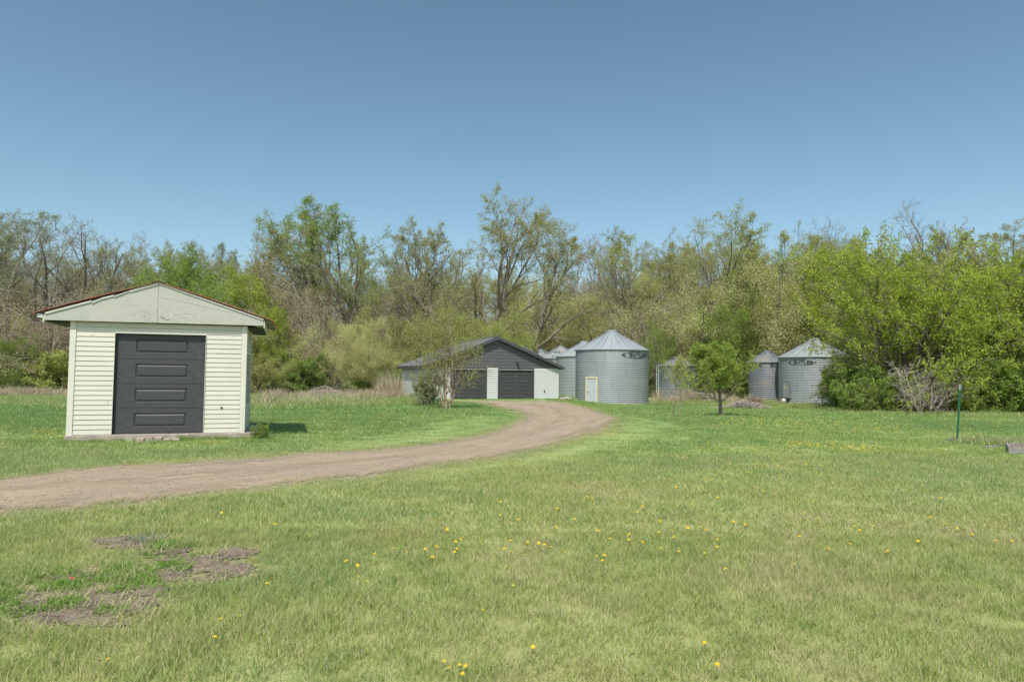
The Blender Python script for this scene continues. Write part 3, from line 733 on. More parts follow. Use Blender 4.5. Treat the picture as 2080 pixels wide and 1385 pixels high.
# ------------------------------------------------------------------ grain bins
def text_mesh(body, size, name='lettering', spacing=1.0, offs=.008):
    cu = bpy.data.curves.new('txt', 'FONT'); cu.body = body; cu.size = size; cu.align_x = 'CENTER'; cu.align_y = 'CENTER'; cu.space_character = spacing; cu.offset = offs
    cu.resolution_u = 3
    ob = bpy.data.objects.new('txt', cu); COL.objects.link(ob); dg = bpy.context.evaluated_depsgraph_get(); dg.update()
    me = bpy.data.meshes.new_from_object(ob.evaluated_get(dg)); bpy.data.objects.remove(ob); bpy.data.curves.remove(cu)
    return me
def wrap(me, R, ang, z):
    for v in me.vertices:
        a = ang + v.co.x / R; zz = z + v.co.y; v.co = (R * math.sin(a), -R * math.cos(a), zz)
    return me
sheet_cache = {}
PITCH = .14; AMP = .010
def sheet_mesh(R, ncor, nseg):
    key = (round(R, 3), ncor, nseg)
    if key in sheet_cache: return sheet_cache[key]
    K = ncor * 6 + 1; S = 9; da = 2 * math.pi / nseg; gap = .012 / R
    zz = np.linspace(0, ncor * PITCH - .006, K); rr = R + AMP * np.sin(2 * math.pi * zz / PITCH)
    aa = np.linspace(gap / 2, da - gap / 2, S)
    V = np.stack([rr[:, None] * np.sin(aa)[None, :], -rr[:, None] * np.cos(aa)[None, :], np.repeat(zz[:, None], S, 1)], -1).reshape(-1, 3)
    idx = np.arange(K * S).reshape(K, S); Q = np.stack([idx[:-1, :-1], idx[:-1, 1:], idx[1:, 1:], idx[1:, :-1]], -1).reshape(-1, 4)
    me = np_mesh('wall_sheet', V, Q, True); sheet_cache[key] = me; return me
def grain_bin(loc, R, H, label, wall='galv', roofm='galv_roof', slope=.54, npan=24, ncor=7, seed=0, detail=True):
    root = empty('grain_bin', loc, 0); tag(root, label, 'grain bin', 'galvanised grain bins around the garage')
    rings = max(1, round(H / (ncor * PITCH))); sc_z = H / (rings * ncor * PITCH); nseg = 8
    rr = random.Random(seed)
    for r in range(rings):
        off = rr.uniform(0, .3) + r * math.pi / nseg
        for s in range(nseg):
            o = link('wall_sheet', sheet_mesh(R, ncor, nseg), root, M[wall]); o.rotation_euler = (0, 0, off + s * 2 * math.pi / nseg); o.location = (0, 0, r * ncor * PITCH * sc_z); o.scale = (1, 1, sc_z)
    # inner liner keeps the seams dark
    mb = MB(); n_ = 48
    ring = lambda rad, z: [(rad * math.cos(2 * math.pi * i / n_), rad * math.sin(2 * math.pi * i / n_), z) for i in range(n_)]
    mb.add(ring(R - .04, -.2) + ring(R - .04, H), [(i, (i + 1) % n_, n_ + (i + 1) % n_, n_ + i) for i in range(n_)]); mb.build('wall_liner', M['dark_metal'], root)
    rim = MB(); rim.add(ring(R + .03, -.35) + ring(R + .03, .02), [(i, (i + 1) % n_, n_ + (i + 1) % n_, n_ + i) for i in range(n_)]); rim.build('base_ring', M['concrete'], root)
    # eave lip
    lip = MB(); lip.add(ring(R + .045, H - .05) + ring(R + .05, H + .0), [(i, (i + 1) % n_, n_ + (i + 1) % n_, n_ + i) for i in range(n_)]); lip.build('eave_lip', M['galv_dark'], root)
    rc = .36; RE = R + .10; zt_ = H + (RE - rc) * slope
    pm = MB(); rm = MB(); da = 2 * math.pi / npan
    # panel profile slightly stepped near the collar
    prof = [(RE, H - .03), (RE - .001, H - .0), (R * .55, H + (RE - R * .55) * slope + .015), (rc + .28, zt_ - .28 * slope + .03), (rc + .27, zt_ - .27 * slope + .06), (rc, zt_ + .05)]
    vs = []
    for pr, pz in prof:
        for a in (.004, da / 2, da - .004): 
            rad = pr * (math.cos(da / 2) + .004 if a == da / 2 else 1); vs.append((rad * math.sin(a), -rad * math.cos(a), pz))
    fs = []
    for k in range(len(prof) - 1):
        for i in range(2): fs.append((k * 3 + i, k * 3 + i + 1, (k + 1) * 3 + i + 1, (k + 1) * 3 + i))
    pmesh = pm.add(vs, fs).mesh('roof_panel')
    rp = [(0, -(RE + .015), H - .02), (0, -R * .55, H + (RE - R * .55) * slope + .035), (0, -rc - .02, zt_ + .055)]
    w = .013; rv = []
    for q in rp: rv += [(-w, q[1], q[2] - .03), (-w * .6, q[1], q[2] + .02), (w * .6, q[1], q[2] + .02), (w, q[1], q[2] - .03)]
    rf = []
    for k in range(2): rf += [(k * 4 + i, k * 4 + i + 1, (k + 1) * 4 + i + 1, (k + 1) * 4 + i) for i in range(3)]
    rf += [(0, 1, 2, 3)]
    rmesh = rm.add(rv, rf).mesh('roof_rib')
    roof_ = MB().add(ring(rc + .04, zt_ + .0) + ring(rc + .04, zt_ + .14) + ring(rc - .08, zt_ + .2) + ring(.01, zt_ + .22), [(k * n_ + i, k * n_ + (i + 1) % n_, (k + 1) * n_ + (i + 1) % n_, (k + 1) * n_ + i) for k in range(3) for i in range(n_)]).build('roof_collar', M[roofm], root)
    for k in range(npan):
        o = link('roof_panel', pmesh, root, M[roofm]); o.rotation_euler = (0, 0, k * da + .1)
        o = link('roof_rib', rmesh, root, M['galv_dark']); o.rotation_euler = (0, 0, k * da + .1)
    return root
def bin_at(px_l, px_r, y_rim, y_base, d, label, **kw):
    pc = (px_l + px_r) / 2; c0 = at(pc, y_base, d); R = (px_r - px_l) / 2 / FPX * math.hypot(c0[0], c0[1]) * math.cos(math.atan(abs(pc - 1040) / FPX)) 
    cpos = at(pc, y_base, d + R); zb_ = at(pc, y_base, d)[2]; zt = at(pc, y_rim, d + R * .15)[2]
    return grain_bin((cpos[0], cpos[1], zb_), R, zt - zb_, label, **kw), R, zt - zb_, zb_
def face_ang(root, px, R, py=780):
    """angle on the bin wall (0 = towards -Y) hit by the sight line through px"""
    d = ray(px, py); c_ = np.array(root.location); ox = CAM[:2] - c_[:2]; dd = d[:2]
    a = dd @ dd; b_ = 2 * ox @ dd; cc = ox @ ox - R * R; disc = max(0, b_ * b_ - 4 * a * cc); t = (-b_ - math.sqrt(disc)) / (2 * a)
    p = ox + dd * t; z = (CAM + d * t)[2]
    return math.atan2(p[0], -p[1]), z - c_[2]
b1, R1, H1, z1 = bin_at(1165, 1320, 709.5, 820, 47.5, 'large grain bin with pale walk-in door right of the white garage', seed=1)
b2, R2, H2, z2 = bin_at(1127, 1245, 723.5, 807, 61, 'grain bin half hidden between the white garage and the bin with the walk-in door', seed=2)
b3, *_ = bin_at(1088, 1188, 728, 800, 74, 'grain bin with rust streaked cone roof peeking over the garage roof edge', roofm='galv_roof_old', seed=3)
b4, *_ = bin_at(1056, 1136, 726, 797, 90, 'small looking far grain bin, roof cap alone above the garage between two other roofs', seed=4)
b5, *_ = bin_at(1014, 1106, 726, 798, 80, 'grain bin almost wholly behind the dark gable, only its roof tip showing', seed=5)
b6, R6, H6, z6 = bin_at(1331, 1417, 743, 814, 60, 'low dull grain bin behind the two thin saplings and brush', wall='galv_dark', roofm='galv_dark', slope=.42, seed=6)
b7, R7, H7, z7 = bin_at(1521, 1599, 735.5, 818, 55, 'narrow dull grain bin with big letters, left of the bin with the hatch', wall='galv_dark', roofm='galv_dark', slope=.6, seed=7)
b8, R8, H8, z8 = bin_at(1583, 1729, 724.5, 819, 50.5, 'large grain bin with grey hatch beside the bright green trees', seed=8)
b9, R9, H9, z9 = bin_at(1838, 2008, 673, 832, 44, 'tall grain bin hidden behind the green trees at the right edge', seed=9)
# walk-in door of the first bin
a, _z = face_ang(b1, 1202.5, R1); zt = face_ang(b1, 1202.5, R1, 765)[1]
dr = empty('walk_in_door'); dr.parent = b1; dr.rotation_euler = (0, 0, a); dwid = .39
link_y = -(R1 + .05)
MB().box(-dwid + .002, dwid - .002, link_y - .01, link_y + .12, -.05, zt - .12).build('door_leaf', M['pale_door'], dr, bev=.004)
for x0, x1, z0, z1_ in ((-dwid - .09, -dwid, -.1, zt), (dwid, dwid + .09, -.1, zt), (-dwid, dwid, zt - .115, zt - .003)):
    MB().box(x0, x1, link_y - .05, link_y + .12, z0, z1_).build('door_frame', M['cream_wood'], dr)
MB().tube([(-dwid + .09, link_y - .01, zt * .43), (-dwid + .09, link_y - .07, zt * .43)], [.02, .035], 8).build('door_knob', M['dark_metal'], dr)
# hatch of the eighth bin
a, _z = face_ang(b8, 1599, R8); zt = face_ang(b8, 1599, R8, 775)[1]; zb0 = face_ang(b8, 1599, R8, 808)[1]
hd = empty('access_hatch'); hd.parent = b8; hd.rotation_euler = (0, 0, a); yy = -(R8 + .05)
MB().box(-.34, .34, yy - .04, yy + .14, zb0, zt).build('hatch_leaf', M['pale_door'] if False else M['galv'], hd, bev=.01)
MB().box(-.40, -.341, yy - .06, yy + .14, zb0, zt + .05).box(.341, .40, yy - .06, yy + .14, zb0, zt + .05).box(-.34, .34, yy - .06, yy + .14, zt + .001, zt + .05).build('hatch_frame', M['galv_dark'], hd)
MB().box(-.22, -.02, yy - .046, yy - .041, zb0 + (zt - zb0) * .55, zb0 + (zt - zb0) * .72).build('warning_sticker', M['yellow_sticker'], hd)
MB().box(-.36, .3, yy - .16, yy + .1, zb0 - .1, zb0 - .02).build('hatch_step', M['dark_metal'], hd)
a2, _ = face_ang(b8, 1597, R8)
fan = empty('aeration_fan', tuple(np.array(b8.location) + np.array([math.sin(a2) * (R8 + .3), -math.cos(a2) * (R8 + .3), 0]))); tag(fan, 'small round fan motor standing at the foot of the grain bin hatch', 'fan')
fan.location.z = float(T(fan.location.x, fan.location.y))
MB().tube([(-.1, 0, .26), (.2, 0, .26)], .13, 12).build('housing', M['white_paint'], fan); MB().tube([(.2, 0, .26), (.36, 0, .26)], .08, 10).build('motor', M['dark_metal'], fan)
MB().box(-.08, .0, -.1, .1, -.1, .16).box(.1, .17, -.1, .1, -.1, .16).build('stand', M['rock'], fan)
# lettering
def logo(root, R, px0, px1, py0, py1):
    a0, zt = face_ang(root, px0, R, py0); a1, zb_ = face_ang(root, px1, R, py1); w = (a1 - a0) * R; h = zt - zb_; ac = (a0 + a1) / 2; zc = (zt + zb_) / 2
    me = text_mesh('BUTLER', h * .66, spacing=1.05, offs=.014)
    tw = max(v.co.x for v in me.vertices) - min(v.co.x for v in me.vertices)
    for v in me.vertices: v.co.x *= w * .66 / tw
    wrap(me, R + AMP + .012, ac + .06 * w / R, zc); link('lettering', me, root, M['print'])
    # pointed oval outline with a solid left tip
    K = 40; mb = MB(); vs = []; fs = []
    def outl(t, s):
        x = math.cos(t); y = math.sin(t); return (x * w / 2 * s, (abs(y) ** 1.25) * math.copysign(1, y) * h / 2 * (s if s > .99 else s - .10))
    for k in range(K):
        t = 2 * math.pi * k / K; p = outl(t, 1.0); q = outl(t, .93); vs += [(p[0], p[1], 0), (q[0], q[1], 0)]
    fs = [(2 * k, 2 * ((k + 1) % K), 2 * ((k + 1) % K) + 1, 2 * k + 1) for k in range(K) if not (K * .06 < k < K * .2)]
    vs += [(-w * .5, 0, .0), (-w * .36, h * .26, 0), (-w * .42, 0, 0), (-w * .36, -h * .26, 0)]; b_ = 2 * K; fs += [(b_, b_ + 1, b_ + 2), (b_, b_ + 2, b_ + 3)]
    vs += [(w * .34, h * .26, 0), (w * .42, 0, 0), (w * .34, -h * .26, 0), (w * .38, 0, 0)]; b_ += 4; fs += [(b_, b_ + 1, b_ + 3), (b_ + 1, b_ + 2, b_ + 3)]
    me = bpy.data.meshes.new('emblem'); me.from_pydata(vs, [], fs); me.update(); wrap(me, R + AMP + .010, ac, zc); link('emblem', me, root, M['print'])
logo(b1, R1, 1262, 1313, 714, 729); logo(b8, R8, 1601, 1659, 730, 742)
for pxa, in ((1530,), (1583,)):
    a, z = face_ang(b7, pxa, R7, 742); link('lettering', wrap(text_mesh('BUTLER', .44, spacing=1.0, offs=.015), R7 + AMP + .012, a, z), b7, M['print'])

# ladder on the low bin
a, _ = face_ang(b6, 1338, R6)
ld = empty('ladder'); ld.parent = b6; ld.rotation_euler = (0, 0, a)
MB().tube([(-.16, -R6 - .12, 0), (-.16, -R6 - .12, H6)], .02, 6).tube([(.16, -R6 - .12, 0), (.16, -R6 - .12, H6)], .02, 6).build('ladder_rails', M['white_paint'], ld)
rung = MB().tube([(-.16, -R6 - .12, 0), (.16, -R6 - .12, 0)], .012, 5).mesh('rung')
for i in range(10): o = link('rung', rung, ld, M['white_paint']); o.location.z = .2 + i * .3

# ------------------------------------------------------------------ trees
def norm(v): return v / (np.linalg.norm(v, axis=-1, keepdims=True) + 1e-9)
class Skel:
    def __init__(s, seed): s.r = np.random.default_rng(seed); s.levels = []
    def grow(s, P, D, Ln, Rd, K, wander, trop, taper=.25, sides=4, trop_z=None):
        N = len(P); pts = np.zeros((N, K + 1, 3)); pts[:, 0] = P; D = norm(D); tan = np.zeros((N, K + 1, 3)); tan[:, 0] = D
        up = np.array([0, 0, 1.])
        for k in range(1, K + 1):
            D = norm(D + s.r.normal(0, wander, (N, 3)) + up * trop); pts[:, k] = pts[:, k - 1] + D * (Ln / K)[:, None]; tan[:, k] = D
        rad = Rd[:, None] * (1 - (1 - taper) * np.linspace(0, 1, K + 1)[None, :])
        lv = dict(pts=pts, tan=tan, rad=rad, L=Ln, K=K, sides=sides); s.levels.append(lv); return lv
    def branch(s, lv, n, t0, t1, ang, ratio, rratio, K, wander, trop, taper=.25, sides=4, minr=.004, fall=.5, az0=None):
        N = len(lv['pts']); K0 = lv['K']; m = N * n
        f = (np.arange(n)[None, :] + s.r.uniform(0, 1, (N, n))) / n * (t1 - t0) + t0; f = np.clip(f, 0, .999).reshape(-1)
        pi_ = np.repeat(np.arange(N), n); x = f * K0; i = x.astype(int); u = (x - i)[:, None]
        P = lv['pts'][pi_, i] * (1 - u) + lv['pts'][pi_, i + 1] * u; Tn = lv['tan'][pi_, i + 1]; R = lv['rad'][pi_, i] * (1 - u[:, 0]) + lv['rad'][pi_, i + 1] * u[:, 0]
        ref = np.where(np.abs(Tn[:, 2:3]) > .9, np.array([[1., 0, 0]]), np.array([[0, 0, 1.]])); a = norm(np.cross(Tn, ref)); b_ = np.cross(Tn, a)
        phi = (np.tile(np.arange(n), N) * 2.4 + np.repeat(s.r.uniform(0, 6.28, N), n) + s.r.normal(0, .5, m))[:, None]
        th = s.r.uniform(ang[0], ang[1], m)[:, None]
        D = Tn * np.cos(th) + (a * np.cos(phi) + b_ * np.sin(phi)) * np.sin(th)
        rel = (f - t0) / max(1e-6, t1 - t0)
        Ln = lv['L'][pi_] * ratio * (1 - fall * rel) * s.r.uniform(.7, 1.25, m); Rd = np.maximum(R * rratio, minr)
        return s.grow(P, D, Ln, Rd, K, wander, trop, taper, sides)
def tubes(levels):
    Vs = []; Qs = []; base = 0
    for lv in levels:
        pts, tan, rad, n = lv['pts'], lv['tan'], lv['rad'], lv['sides']; N, K1, _ = pts.shape
        ref = np.where(np.abs(tan[:, :1, 2:3]) > .9, np.array([[[1., 0, 0]]]), np.array([[[0, 0, 1.]]]))
        u = norm(np.cross(tan, np.broadcast_to(ref, tan.shape))); w = np.cross(tan, u)
        a = 2 * math.pi * np.arange(n) / n
        V = pts[:, :, None, :] + rad[:, :, None, None] * (np.cos(a)[None, None, :, None] * u[:, :, None, :] + np.sin(a)[None, None, :, None] * w[:, :, None, :])
        idx = (np.arange(N * K1 * n).reshape(N, K1, n)) + base
        nx = np.roll(idx, -1, axis=2)
        Q = np.stack([idx[:, :-1], nx[:, :-1], nx[:, 1:], idx[:, 1:]], -1).reshape(-1, 4)
        Vs.append(V.reshape(-1, 3)); Qs.append(Q); base += N * K1 * n
    return np.concatenate(Vs), np.concatenate(Qs)
def leaves(r, lv, per, size, spread, t0=.15, keep=1.0, keepfn=None, droop=0.0, aspect=.55):
    pts = lv['pts']; N, K1, _ = pts.shape; f = r.uniform(t0, 1, (N, per)) * (K1 - 1); f = np.minimum(f, K1 - 1.001); i = f.astype(int); u = (f - i)[..., None]
    P = (np.take_along_axis(pts, i[..., None].repeat(3, -1), 1) * (1 - u) + np.take_along_axis(pts, (i + 1)[..., None].repeat(3, -1), 1) * u).reshape(-1, 3)
    P = P + r.normal(0, spread, P.shape); tone = np.repeat(r.uniform(0, 1, N), per)
    m = r.uniform(0, 1, len(P)) < keep
    if keepfn is not None: m &= keepfn(P)
    P = P[m]; tone = tone[m]; n = len(P)
    a = norm(r.normal(0, 1, (n, 3)) + np.array([0, 0, -droop])); b_ = norm(np.cross(a, norm(r.normal(0, 1, (n, 3))))); sz = (size * r.uniform(.6, 1.4, n))[:, None]
    V = np.stack([P - a * sz, P + b_ * sz * aspect, P + a * sz, P - b_ * sz * aspect], 1).reshape(-1, 3)
    Q = np.arange(n * 4).reshape(n, 4); c_ = np.repeat(np.clip(tone * .45 + r.uniform(0, .55, n), 0, 1), 4)
    return V, Q, c_
protos = {}
def finish(name, s, nt, leafdata, barkm, twigm, leafm):
    """nt: how many levels belong to the trunk part"""
    Vt, Qt = tubes(s.levels[:nt]); Vb, Qb = tubes(s.levels[nt:])
    zmax = np.percentile(Vb[:, 2], 99.7); rad = np.percentile(np.hypot(Vb[:, 0], Vb[:, 1]), 97)
    d = dict(trunk=np_mesh('trunk', Vt, Qt, True, mat=M[barkm]), branches=np_mesh('branches', Vb, Qb, False, mat=M[twigm]), H=zmax, R=rad)
    if leafdata is not None:
        V, Q, c_ = leafdata; d['foliage'] = np_mesh('foliage', V, Q, False, {'c': c_}, L[leafm] if leafm in L else M[leafm])
    protos[name] = d; return d
def cat_leaves(ls):
    V = []; Q = []; C = []; b_ = 0
    for v, q, c_ in ls: V.append(v); Q.append(q + b_); C.append(c_); b_ += len(v)
    return np.concatenate(V), np.concatenate(Q), np.concatenate(C)
def tall(name, seed, stems=1, H=17, leafper=9, leafsz=.046, keep=.9, spreadang=(.5, 1.05), vase=False, barkm='bark', twigm='twig', leafm='olive', lean=0.05):
    s = Skel(seed); r = s.r
    D = norm(np.array([[r.normal(0, .05 + .25 * (stems > 1)) , r.normal(0, .05 + .25 * (stems > 1)), 1] for _ in range(stems)]) + np.array([lean, 0, 0]))
    P = np.array([[r.normal(0, .15 * (stems > 1)), r.normal(0, .15 * (stems > 1)), -.3] for _ in range(stems)])
    l0 = s.grow(P, D, np.full(stems, H * .80), np.full(stems, .021 * H / (1 + .35 * (stems > 1))), 14, .07, .03, .12, 8)
    l1 = s.branch(l0, 10 if stems == 1 else 7, .22 if not vase else .12, .95, spreadang, .66, .6, 10, .14, .07 if not vase else .14, .18, 6, fall=.6)
    l2 = s.branch(l1, 8, .15, .97, (.45, 1.05), .46, .55, 6, .17, .05, .25, 4, .016, fall=.5)
    l3 = s.branch(l2, 6, .15, 1, (.4, 1.05), .46, .55, 4, .2, .03, .4, 3, .010, fall=.4)
    l4 = s.branch(l3, 5, .1, 1, (.35, 1.0), .55, .6, 3, .17, .03, .5, 3, .007, fall=.3)
    ld = None
    if leafper: ld = cat_leaves([leaves(r, l4, leafper, leafsz, .10, keep=keep), leaves(r, l3, leafper, leafsz, .10, keep=keep * .7)])
    return finish(name, s, 2, ld, barkm, twigm, leafm)
tall('tall_a', 11, 1); tall('tall_b', 12, 2, leafper=5, spreadang=(.45, .9)); tall('tall_c', 13, 1, vase=True, spreadang=(.6, 1.05)); tall('tall_d', 14, 2, vase=True); tall('tall_e', 19, 1, spreadang=(.55, 1.05), lean=.2)
tall('vase_a', 15, 3, vase=True, spreadang=(.3, .6), leafper=8, keep=.9)
tall('bare_a', 16, 2, leafper=1, keep=.35, vase=True, spreadang=(.45, .85), twigm='twig')
tall('bare_b', 17, 1, leafper=1, keep=.3, spreadang=(.5, .9), twigm='twig')
def bushy(name, seed, stems=4, H=8, leafper=17, leafsz=.048, keep=1.0, flare=.5, barkm='bark', twigm='twig', leafm='green', low=.08, clump=.15, nb=9, trop=.03):
    s = Skel(seed); r = s.r
    az = np.arange(stems) * 2 * math.pi / stems + r.uniform(0, 1, stems); fl = r.uniform(.1, flare, stems)
    D = np.stack([np.cos(az) * fl, np.sin(az) * fl, np.ones(stems)], -1); P = np.stack([np.cos(az) * .12, np.sin(az) * .12, np.full(stems, -.25)], -1)
    l0 = s.grow(P, D, H * r.uniform(.62, .85, stems), np.full(stems, .013 * H), 9, .10, .03, .15, 6)
    l1 = s.branch(l0, nb, low, .98, (.55, 1.3), .55, .5, 6, .16, trop, .25, 4, .012, fall=.55)
    l2 = s.branch(l1, 7, .12, 1, (.4, 1.15), .46, .5, 4, .2, .02, .35, 3, .008, fall=.45)
    l3 = s.branch(l2, 5, .1, 1, (.3, 1.05), .5, .55, 2, .16, .0, .5, 3, .005, fall=.3)
    ld = cat_leaves([leaves(r, l3, leafper, leafsz, clump, keep=keep), leaves(r, l2, leafper, leafsz, clump, keep=keep * .5)])
    return finish(name, s, 1, ld, barkm, twigm, leafm)
bushy('bush_a', 21, 5, H=11, leafper=20, leafsz=.062, clump=.22); bushy('bush_b', 22, 5, H=11, leafper=20, leafsz=.06, flare=.65, clump=.22); bushy('bush_c', 23, 3, H=12, low=.18, nb=11, leafper=20, leafsz=.06, clump=.22)
bushy('willow_a', 61, 6, H=14, leafper=26, leafsz=.058, flare=.75, clump=.34, nb=10, trop=.0, low=.1); bushy('willow_b', 62, 5, H=14, leafper=26, leafsz=.058, flare=.6, clump=.34, nb=11, trop=.0, low=.12); bushy('bush_d', 24, 5, H=11, leafper=10, keep=.85, leafsz=.06, flare=.6, clump=.22)
bushy('bush_e', 25, 5, H=11, leafper=3, keep=.8, leafsz=.042, flare=.55)
bushy('shrub_a', 26, 7, H=3, leafper=9, leafsz=.05, flare=.85, low=.03, clump=.07, nb=7); bushy('shrub_b', 27, 6, H=3, leafper=5, leafsz=.05, flare=.95, low=.03, clump=.07, nb=7)
bushy('shrub_bare', 28, 7, H=3, leafper=1, leafsz=.04, keep=.12, flare=1.0, low=.1, clump=.05, twigm='twig_pale', barkm='twig_pale')
# nearer trees with finer foliage
def near_tree(name, seed, H=8.5, stems=2, leafper=16, leafsz=.064, flare=.35, n1=15, spread=(.7, 1.35), leafm='bright', ratio=.78, frac=.93):
    s = Skel(seed); r = s.r
    az = r.uniform(0, 6.28, stems); fl = r.uniform(.15, flare + .16, stems)
    D = np.stack([np.cos(az) * fl, np.sin(az) * fl, np.ones(stems)], -1); P = np.stack([np.cos(az) * .1, np.sin(az) * .1, np.full(stems, -.3)], -1)
    l0 = s.grow(P, D, H * r.uniform(.7, .85, stems), np.full(stems, .022 * H), 12, .12, .03, .15, 8)
    l1 = s.branch(l0, n1, .06, .98, spread, ratio, .55, 9, .17, .035, .2, 6, .02, fall=.5)
    l2 = s.branch(l1, 9, .12, 1, (.4, 1.15), .42, .5, 6, .2, .03, .3, 4, .012, fall=.4)
    l3 = s.branch(l2, 7, .1, 1, (.3, 1.05), .45, .5, 3, .18, .01, .45, 3, .006, fall=.3)
    keepers = r.uniform(0, 1, len(l2['pts'])) < frac
    kp = np.repeat(keepers, 7); l3k = dict(l3); l3k['pts'] = l3['pts'][kp]
    ld = leaves(r, l3k, leafper, leafsz, .10)
    return finish(name, s, 2, ld, 'bark_dark', 'twig', leafm)
near_tree('near_a', 31, 10.0, 3, flare=.5); near_tree('near_b', 32, 8.0, 3, flare=.7)
# small lawn tree: single short trunk, dense fine upright crown
def lawn_tree(name, seed, H=3.6, nlimb=9, leafper=6, leafsz=.035, trunk=.22, ang=(.35, .85), trunks=1, leafm='green', barkm='bark_dark', sp=.035, lratio=.9, keep=1.0, r0=.02):
    s = Skel(seed); r = s.r
    P = np.array([[0.0 + .35 * i, 0, -.1] for i in range(trunks)]); D = np.array([[r.normal(0, .05), r.normal(0, .05), 1] for i in range(trunks)])
    l0 = s.grow(P, D, np.full(trunks, H * .8), np.full(trunks, r0 * H), 10, .05, .02, .15, 8)
    l1 = s.branch(l0, nlimb, trunk, .98, ang, lratio * .6, .6, 8, .12, .12, .2, 5, .01, fall=.6)
    l2 = s.branch(l1, 7, .12, 1, (.4, 1.0), .5, .5, 5, .15, .1, .3, 4, .006, fall=.5)
    l3 = s.branch(l2, 6, .1, 1, (.3, .9), .5, .55, 3, .15, .06, .4, 3, .003, fall=.3)
    ld = cat_leaves([leaves(r, l3, leafper, leafsz, sp, keep=keep), leaves(r, l2, leafper, leafsz, sp, keep=keep * .6)])
    return finish(name, s, 1, ld, barkm, 'twig', leafm)
lawn_tree('lawn_tree', 41, H=3.6, nlimb=26, leafper=20, leafsz=.036, ang=(.3, 1.0), lratio=1.12, trunk=.2, sp=.05)
lawn_tree('sapling', 42, H=3.2, nlimb=8, leafper=3, leafsz=.04, trunk=.42, trunks=2, leafm='yellow', barkm='bark', ang=(.3, .7), r0=.011, keep=.85)
lawn_tree('round_a', 43, H=11, nlimb=24, leafper=17, leafsz=.065, trunk=.16, ang=(.4, 1.05), lratio=1.05, sp=.2, r0=.016, keep=.9)
# multi-stem peeling birch
s = Skel(51); r = s.r; ns = 7
az = np.array([0.1, .9, 2.0, 2.9, 3.8, 4.7, 5.6]); fl = np.array([.10, .22, .16, .34, .30, .12, .40])
l0 = s.grow(np.stack([np.cos(az) * .16, np.sin(az) * .12, np.full(ns, -.1)], -1), np.stack([np.cos(az) * fl, np.sin(az) * fl * .6, np.ones(ns)], -1), np.array([5.6, 5.2, 5.4, 4.6, 4.8, 5.0, 4.6]) * .9,
            np.array([.07, .04, .065, .03, .032, .05, .03]), 12, .035, .02, .12, 8)
l1 = s.branch(l0, 13, .14, .98, (.5, 1.1), .50, .45, 6, .1, .05, .25, 4, .008, fall=.5)
l2 = s.branch(l1, 7, .15, 1, (.35, .9), .42, .55, 4, .12, .06, .4, 3, .005, fall=.4)
l3 = s.branch(l2, 5, .15, 1, (.3, .9), .5, .6, 2, .12, .02, .5, 3, .003, fall=.3)
finish('birch', s, 1, cat_leaves([leaves(r, l3, 4, .03, .06, keep=.8), leaves(r, l2, 3, .03, .05, keep=.5)]), 'bark_birch', 'bark_brown', 'yellow')
print('protos', {k: (round(v['H'], 1), round(v['R'], 1), len(v['foliage'].polygons) if 'foliage' in v else 0, len(v['branches'].polygons)) for k, v in protos.items()})

def place(proto, px, top, d, label, cat='tree', leaf=None, bark_=None, twig=None, name='tree', group=None, wid=1.0, rz=None, base_px=None, sink=0.0):
    p = protos[proto]
    c0 = at(px, base_px if base_px else 800, d)
    x, y = c0[0], d; z = float(T(x, y))
    zt = at(px, top, d)[2]; h = zt - z; sc_ = h / p['H']
    root = empty(name, (x, y, z - sink), rng.uniform(0, 6.28) if rz is None else rz); root.scale = (sc_ * wid, sc_ * wid, sc_)
    tag(root, label, cat, group)
    link('trunk', p['trunk'], root, M[bark_] if bark_ else None)
    o = link('branches', p['branches'], root, M[twig] if twig else None); o['kind'] = 'stuff'
    if 'foliage' in p:
        o = link('foliage', p['foliage'], root, L[leaf] if leaf else None); o['kind'] = 'stuff'
    return root
GT = 'tall trees of the shelter belt behind the buildings'; GB = 'bushy trees and shrubs at the foot of the shelter belt'
G2 = 'green trees and shrubs at the right edge of the lawn'
